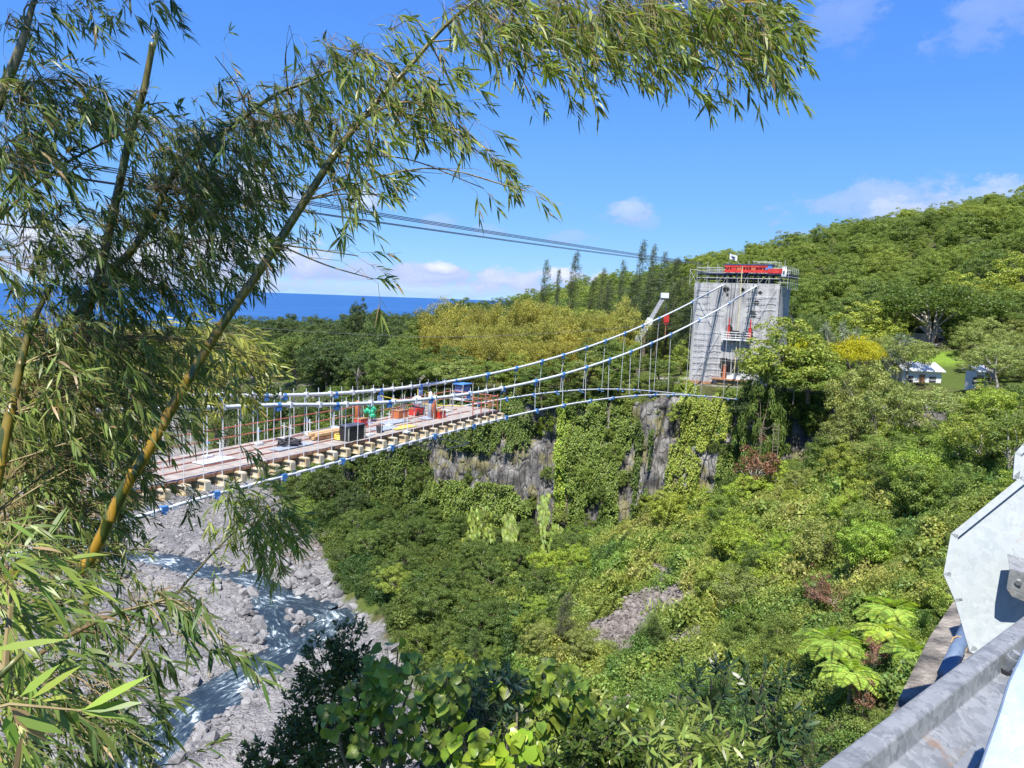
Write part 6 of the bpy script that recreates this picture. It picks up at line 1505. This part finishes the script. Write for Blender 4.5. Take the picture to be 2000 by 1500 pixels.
bamboo('sunlit yellow green bamboo mass farther back behind the near canes', [(150, 1250), (220, 1000), (300, 780), (380, 660), (450, 620)], [10.5, 11], [.045, .03, .01], (.35, .26, .04),
       el(11, [(350, 670, 130, 45, 1.3), (440, 670, 60, 34, 1.3), (410, 745, 100, 40, .9), (280, 720, 110, 50, 1.1), (500, 665, 24, 20, .5), (200, 650, 140, 40, 1.1), (470, 690, 40, 46, 1.0), (150, 790, 140, 80, .8)]), lcol=(.25, .26, .05), leaf=.2, seed=10, dsp=.7, group=GRP)
bamboo('nearest bamboo shoot with large brown tipped blades at the lower left corner', [(-260, 1620), (-120, 1450), (-20, 1340), (60, 1260), (120, 1200)], [1.25, 1.45], [.008, .006, .003], (.2, .2, .05),
       el(1.6, [(-30, 1130, 40, 45, 5), (-20, 1210, 45, 45, 5), (-30, 1290, 50, 36, 5), (-10, 1370, 45, 30, 4), (-30, 1420, 40, 45, 5), (-10, 1160, 40, 45, 4), (-40, 1060, 30, 40, 3)]), lcol=(.19, .25, .05), leaf=.088, wind=(.85, -.1, .0), seed=11, dsp=.12, group=GRP, wl=.12, nl=9, node=.2)
def big_blade():
    r = np.random.default_rng(4); t = thing('bamboo_sprig', 'bright green bamboo sprig with two long blades pointing right over the gravel', 'bamboo', at(120, 1385, 1.3))
    L0 = [((160, 1388), (300, 1308), .022), ((160, 1388), (285, 1366), .018), ((140, 1380), (155, 1420), .016), ((150, 1385), (250, 1400), .017), ((60, 1365), (165, 1290), .014), ((40, 1360), (120, 1290), .016), ((30, 1400), (130, 1430), .022), ((10, 1400), (35, 1465), .026), ((20, 1380), (95, 1445), .024), ((-20, 1270), (140, 1240), .016)]
    P = np.array([at(*a, 1.3) for a, b, w in L0]); E = np.array([at(*b, 1.32) for a, b, w in L0]); g = leaf_geo(P, E - P, np.array([[0.1, -.6, 1.0]]) + r.normal(0, .25, (len(P), 3)), np.linalg.norm(E - P, axis=1), np.array([w for *_, w in L0]), .05, True)
    f = np_obj('foliage', g[0] - np.array(t.location), g[1], BL, t); f.color = (.2, .29, .05, 1)
    MB().tube([at(-150, 1420, 1.25), at(20, 1375, 1.29), at(160, 1388, 1.3)], [.004, .003, .0015], 6).build('stem', MAT['twig'], t)
big_blade()

# ------------------------------------------------------------------ bushes below the viewpoint
def bush(name, label, ells, kind, col, leaf, Y, seed, dens=1.0, droop=.1):
    r = np.random.default_rng(seed); cu = np.mean([e[0] for e in ells]); C = at(cu, 1560, Y + .6); t = thing(name, label, 'bush', C)
    PP, DD, NN, LL = [], [], [], []; st = MB()
    for (u, v, ru, rv) in ells:
        c = at(u, v, Y); st.tube(smooth_path([C + r.normal(0, .2, 3), (C + c) / 2 + r.normal(0, .15, 3), c + np.array([0, .25, 0])], 8), list(np.linspace(.03, .008, 9))[:9] if False else list(np.linspace(.03, .008, len(smooth_path([C, C, c], 8)))), 5)
        k = int(dens * ru * rv / (leaf * 1502 / Y) ** 2 * (9.0 if kind == 'heart' else 5.5))
        for _ in range(max(4, k)):
            d = sph(r, 1)[0]; d[1] = -abs(d[1]) * .9 if r.random() < .75 else d[1]; q = r.uniform(.35, 1) ** .5
            B = c + (RGT * d[0] * ru + UPV * d[2] * rv) / F * Y * q + FWD * d[1] * .5 * (ru + rv) / F * Y * q
            o = unit(d + [0, -.1, .45])
            if kind == 'heart':
                st.tube([B - o * leaf * 1.2 - ZU * .05, B], [.004, .0025], 3, False); PP.append(B[None]); DD.append(unit(np.array([[0, -.35, -.62]]) + o * .3 + r.normal(0, .4, 3))); NN.append(unit(o + r.normal(0, .4, 3) + [0, -.25, .45])[None]); LL.append([leaf * r.uniform(.6, 1.25)])
            else:
                n = 9 if kind == 'lance' else 8; ax = unit(o + r.normal(0, .25, 3) + [0, 0, .35]); b_ = B + ax * leaf * np.linspace(0, .9, n)[:, None]; s_ = unit(np.cross(ax, sph(r, n)))
                st.tube([B - ax * leaf * 1.5, B + ax * leaf * .8], [.005, .002], 3, False)
                PP.append(b_); DD.append(unit(ax * np.linspace(.15, 1.2, n)[:, None] + s_)); NN.append(unit(sph(r, n) * .4 + ax)); LL.append(leaf * r.uniform(.7, 1.2, n))
    P = np.concatenate(PP); D = np.concatenate(DD); N = np.concatenate(NN); L_ = np.concatenate(LL)
    if kind == 'heart':
        D = unit(D); S = unit(np.cross(D, N)); U = np.cross(S, D); L1 = L_[:, None]
        sh = [(0, 0, 0), (.34, -.10, .05), (.5, .25, .10), (.36, .62, .06), (0, 1.0, -.10), (-.36, .62, .06), (-.5, .25, .10), (-.34, -.10, .05)]
        V = np.stack([P + S * L1 * a + D * L1 * b + U * L1 * h for a, b, h in sh] + [P + D * L1 * .4], 1).reshape(-1, 3); i = np.arange(len(P))[:, None] * 9
        Fq = np.concatenate([i + np.array([[8, k, (k + 1) % 8]]) for k in range(8)]); g = (V, [Fq])
    else:
        g = leaf_geo(P, D, N, L_, L_ * (.2 if kind == 'lance' else .38), droop, True)
    f = np_obj('foliage', g[0] - np.array(t.location), g[1], MAT['bushleaf'], t); f.color = (*col, 1)
    st.build('stems', MAT['bark'], t)
MAT['bushleaf'] = leaf_mat('bush_leaf', None, transl=.3, hue=.05, val=.45, rough=.33)
def bushes():
    bush('bush', 'dark small leaved bush at the left end of the foreground shrubs over the gravel', [(640, 1300, 55, 60), (680, 1265, 36, 55), (600, 1385, 45, 65), (640, 1440, 90, 60), (530, 1475, 60, 36), (700, 1350, 60, 60), (590, 1460, 60, 60), (720, 1440, 60, 60)], 'small', (.085, .125, .035), .075, 8.5, 21, 1.2)
    bush('heart_leaf_creeper', 'big heart leaved creeper covering the left of the foreground shrubs', [(770, 1290, 65, 36), (720, 1345, 50, 50), (800, 1350, 75, 55), (870, 1340, 55, 45), (750, 1420, 80, 60), (850, 1420, 70, 60), (650, 1400, 30, 40)], 'heart', (.21, .29, .045), .125, 7.6, 22, 1.0)
    bush('heart_leaf_creeper', 'big heart leaved creeper arching over the middle of the foreground shrubs', [(1000, 1335, 80, 36), (1080, 1335, 75, 45), (1130, 1380, 55, 36), (1040, 1390, 80, 45), (1180, 1395, 50, 36), (1235, 1390, 40, 28), (1100, 1440, 80, 50), (930, 1310, 60, 30)], 'heart', (.19, .265, .04), .125, 8.0, 23, 1.0)
    bush('heart_leaf_creeper', 'cluster of bright yellow green heart leaves nearest at the bottom of the shrubs', [(1000, 1450, 75, 45), (930, 1455, 65, 45), (1010, 1420, 40, 26), (960, 1490, 90, 36)], 'heart', (.24, .33, .03), .13, 6.6, 24, 1.0)
    bush('narrow_leaf_bush', 'dark bluish narrow leaved bush between the heart leaved creepers', [(930, 1385, 100, 50), (880, 1440, 70, 60), (960, 1340, 60, 36), (820, 1470, 90, 50), (1060, 1480, 90, 40)], 'lance', (.05, .09, .05), .16, 7.9, 25, 1.0)
    bush('narrow_leaf_bush', 'tall dark narrow leaved bush at the right end of the foreground shrubs', [(1330, 1355, 55, 28), (1400, 1345, 55, 40), (1490, 1370, 50, 60), (1530, 1430, 40, 70), (1510, 1330, 18, 30), (1560, 1480, 30, 40), (1470, 1450, 70, 60)], 'lance', (.04, .075, .025), .17, 7.6, 26, 1.0)
    bush('narrow_leaf_bush', 'bright yellow green narrow leaved bush in front of the dark right one', [(1400, 1430, 75, 50), (1340, 1450, 70, 50), (1450, 1480, 70, 36), (1270, 1455, 60, 40)], 'lance', (.2, .26, .06), .17, 7.0, 27, 1.0)
    bush('bush', 'low mixed dark bush filling the bottom between the creepers and the bright bush', [(1180, 1450, 90, 50), (1250, 1480, 90, 40), (1120, 1490, 90, 30)], 'small', (.07, .11, .022), .09, 7.6, 28, 1.2)
bushes()

# ------------------------------------------------------------------ road bridge parapet at the lower right
def galv(name, c1, c2, rough=.42, metal=.55):
    m, nt, out = mat_new(name); L = nt.links.new; tc = nd(nt, 'ShaderNodeTexCoord')
    v = nd(nt, 'ShaderNodeTexVoronoi'); v.inputs['Scale'].default_value = 70; v.inputs['Randomness'].default_value = 1
    n = nd(nt, 'ShaderNodeTexNoise'); n.inputs['Scale'].default_value = 14; n.inputs['Detail'].default_value = 9; n.inputs['Roughness'].default_value = .65; L(tc.outputs['Object'], n.inputs['Vector'])
    ad = nd(nt, 'ShaderNodeMix', data_type='RGBA'); ad.inputs[0].default_value = .12; L(tc.outputs['Object'], ad.inputs[6]); L(n.outputs['Color'], ad.inputs[7]); L(ad.outputs[2], v.inputs['Vector'])
    sp = nd(nt, 'ShaderNodeSeparateColor'); L(v.outputs['Color'], sp.inputs[0])
    f = mth(nt, 'ADD', mth(nt, 'MULTIPLY', sp.outputs[0], .38), mth(nt, 'MULTIPLY', n.outputs[0], .62))
    r = nd(nt, 'ShaderNodeMapRange'); r.inputs[1].default_value = .2; r.inputs[2].default_value = .8; L(f, r.inputs[0])
    mx = nd(nt, 'ShaderNodeMix', data_type='RGBA'); L(r.outputs[0], mx.inputs[0]); mx.inputs[6].default_value = (*c1, 1); mx.inputs[7].default_value = (*c2, 1)
    n3 = nd(nt, 'ShaderNodeTexNoise'); n3.inputs['Scale'].default_value = 5; n3.inputs['Detail'].default_value = 8; n3.inputs['Roughness'].default_value = .7; L(tc.outputs['Object'], n3.inputs['Vector'])
    r3 = nd(nt, 'ShaderNodeMapRange'); r3.inputs[1].default_value = .60; r3.inputs[2].default_value = .70; L(n3.outputs[0], r3.inputs[0])
    m3 = nd(nt, 'ShaderNodeMix', data_type='RGBA'); L(r3.outputs[0], m3.inputs[0]); L(mx.outputs[2], m3.inputs[6]); m3.inputs[7].default_value = (.3, .17, .08, 1)
    b = nd(nt, 'ShaderNodeBsdfPrincipled'); b.inputs['Metallic'].default_value = metal; L(m3.outputs[2], b.inputs['Base Color'])
    L(mth(nt, 'ADD', mth(nt, 'MULTIPLY', n.outputs[0], .3), rough - .15), b.inputs['Roughness'])
    bp = nd(nt, 'ShaderNodeBump'); bp.inputs['Strength'].default_value = .12; bp.inputs['Distance'].default_value = .01; L(n3.outputs[0], bp.inputs['Height']); L(bp.outputs[0], b.inputs['Normal'])
    L(b.outputs[0], out.inputs[0]); return m
MAT['galv'] = galv('galvanised_steel', (.13, .14, .145), (.31, .32, .325), .5, .25)
MAT['galv_blue'] = galv('galvanised_bluish', (.11, .16, .24), (.17, .225, .31), .5, .2)
MAT['plate'] = galv('white_galvanised_plate', (.265, .30, .305), (.36, .39, .39), .7, .0)

def on_plane(u, v, P0, Nn): q = ray(u, v); return q * ((P0 @ Nn) / (q @ Nn))
def bevel(o, w=.004):
    md = o.modifiers.new('bevel', 'BEVEL'); md.width = w; md.segments = 2; md.limit_method = 'ANGLE'; return o
def parapet():
    RD = unit(np.array([1.155, 1, 0])); RN = np.array([RD[1], -RD[0], 0])
    z0 = -.62
    def onz(u, v, z): q = ray(u, v); return q * (z / q[2])
    a = onz(1600, 1500, z0); b = a + RD * 1.9; a = a - RD * .7
    t = thing('steel_rail', 'galvanised steel channel rail with rust stains crossing the lower right corner', 'rail', a)
    # profile: rounded outer lip, sloping web, inner lip
    w = [(-.004, -.05), (-.004, -.006), (.0, .0), (.006, .002), (.028, .001), (.033, -.003), (.036, -.035), (.165, -.085), (.168, -.095), (.036, -.042), (.026, -.02), (.006, -.05)]
    n = len(w); V = []
    for k in range(13):
        c = a + (b - a) * k / 12
        for p, z in w: V.append(c + RN * p + ZU * z)
    Fq = np.array([(k * n + i, k * n + (i + 1) % n, (k + 1) * n + (i + 1) % n, (k + 1) * n + i) for k in range(12) for i in range(n)])
    o = np_obj('channel', np.array(V) - np.array(t.location), Fq, MAT['galv'], t); bevel(o, .002)
    wd = RN * .125 - ZU * .055; Wn = unit(np.cross(RD, wd)); Wn = Wn if Wn[2] > 0 else -Wn; W0 = a + RN * .04 - ZU * .03
    # broad top flange nearest to the lens, its sky reflection painted in as blue
    P0 = at(1960, 1400, .92); Nn = unit(np.array([-.35, -.55, .75]))
    pg = [(1904, 1520), (1930, 1445), (1950, 1388), (1968, 1330), (2005, 1252), (2030, 1230), (2040, 1300), (2040, 1520)]
    bevel(MB().prism([on_plane(u, v, P0, Nn) for u, v in pg], -Nn * .012).build('post_flange', MAT['galv_blue'], t), .003)
    P1 = at(1960, 1260, 1.15); pg = [(1945, 1252), (1990, 1222), (2030, 1205), (2030, 1420), (1985, 1330), (1975, 1330)]
    MB().prism([on_plane(u, v, W0 + Wn * .003, Wn) for u, v in [(1950, 1262), (1984, 1240), (1984, 1258), (1952, 1274)]], -Wn * .002).build('slot', MAT['dark'], t)
    c = on_plane(1962, 1305, W0, Wn) + Wn * .022; ax = Wn
    m = MB(); m.tube([c - ax * .022, c + ax * .006], .011, 6); m.tube([c + ax * .006, c + ax * .018], .007, 8); m.build('bolt', MAT['galv'], t); MB().tube([c - ax * .034, c - ax * .02], .014, 10).build('washer', MAT['black'], t)
    MB().bar(on_plane(1870, 1510, W0 + Wn * .005, Wn), on_plane(1925, 1452, W0 + Wn * .005, Wn), .02, .008, Wn).build('splice_plate', MAT['galv'], t)
    # octagonal plates
    for (pg, Yp, lab) in (([(2040, 905), (1998, 938), (1864, 1046), (1850, 1122), (1872, 1172), (1900, 1268), (1960, 1300), (2040, 1250)], 2.0, 'large white octagonal steel plate with a raised rim behind the rail'), ([(2040, 838), (2002, 872), (1988, 888), (1984, 934), (2040, 890)], 2.5, 'corner of a second white steel plate above the large one')):
        P0 = at(1930, 1120, Yp) if Yp < 2.2 else at(1995, 900, Yp); Nn = unit(np.array([-.45, -.80, .32])); q = [on_plane(u, v, P0, Nn) for u, v in pg]
        t2 = thing('steel_plate', lab, 'plate', q[2], 'white plates behind the rail'); MB().prism(q, -Nn * .008).build('panel', MAT['plate'], t2)
        for i in range(len(q) - 2 if Yp < 2.2 else len(q) - 1):
            d = unit(q[i + 1] - q[i]); MB().bar(q[i] - d * .004, q[i + 1] + d * .004, .018, .022, Nn).build('rim', MAT['plate'], t2)
    t3 = thing('bracket', 'folded galvanised bracket fixed to the white plate at the right edge', 'bracket', at(1990, 1130, 1.9)); X = at(1966, 1150, 1.9)
    ex = at(2066, 1180, 1.88) - X; eu = at(1972, 1110, 1.9) - X; ed = np.array([.03, .06, .02])
    bevel(MB().prism([X, X + ex, X + ex + eu, X + eu], ed * .05).prism([X + eu, X + ex + eu, X + ex + eu + ed, X + eu + ed], -ZU * .003).prism([X, X + ex, X + ex * .95 - eu * .5, X + ex * .12 - eu * .3], ed * .1).build('folded_plate', MAT['galv'], t3), .002)
    MB().tube([X + ex * .2 + eu * .5 - ed * .1, X + ex * .2 + eu * .5 + ed * .1], .008, 6).build('bolt', MAT['galv'], t3)
    # concrete kerb beam
    t4 = thing('kerb_beam', 'weathered concrete edge beam of the road bridge below the rail', 'kerb', onz(1800, 1300, -1.25))
    zk = -1.25; k = [onz(u, v, zk) for u, v in [(1872, 1160), (1815, 1245), (1745, 1385)]]
    e0 = k[2] + (k[2] - k[1]) * 1.2; q = [k[0] + (k[0] - k[1]) * 1.5, k[0], k[1], k[2], e0, e0 + RN * .8, k[0] + RN * .9 + (k[0] - k[1]) * 1.5]
    MB().prism(q, -ZU * .35).build('beam', noise_mat('weathered_concrete', (.05, .047, .043), (.28, .25, .21), scale=9, rough=.95, bump=.5, bscale=60, ramp=(.36, .6), detail=9), t4)
    t5 = thing('drain_pipe', 'short blue grey steel tube tied with brass wire beside the white plate', 'pipe', onz(1870, 1260, -1.15)); a = onz(1846, 1318, -1.16); b = onz(1890, 1225, -1.12)
    MB().tube([a, b], .024, 12).build('tube', MAT['galv_blue'], t5, True); MB().tube([(a + b) / 2 + np.array([.027 * math.cos(x), .012 * math.sin(x), .027 * math.sin(x)]) + (b - a) * .1 for x in np.linspace(0, 6.28, 12)], .002, 4).build('wire', plain('brass_wire', (.5, .33, .12), .4), t5)
parapet()
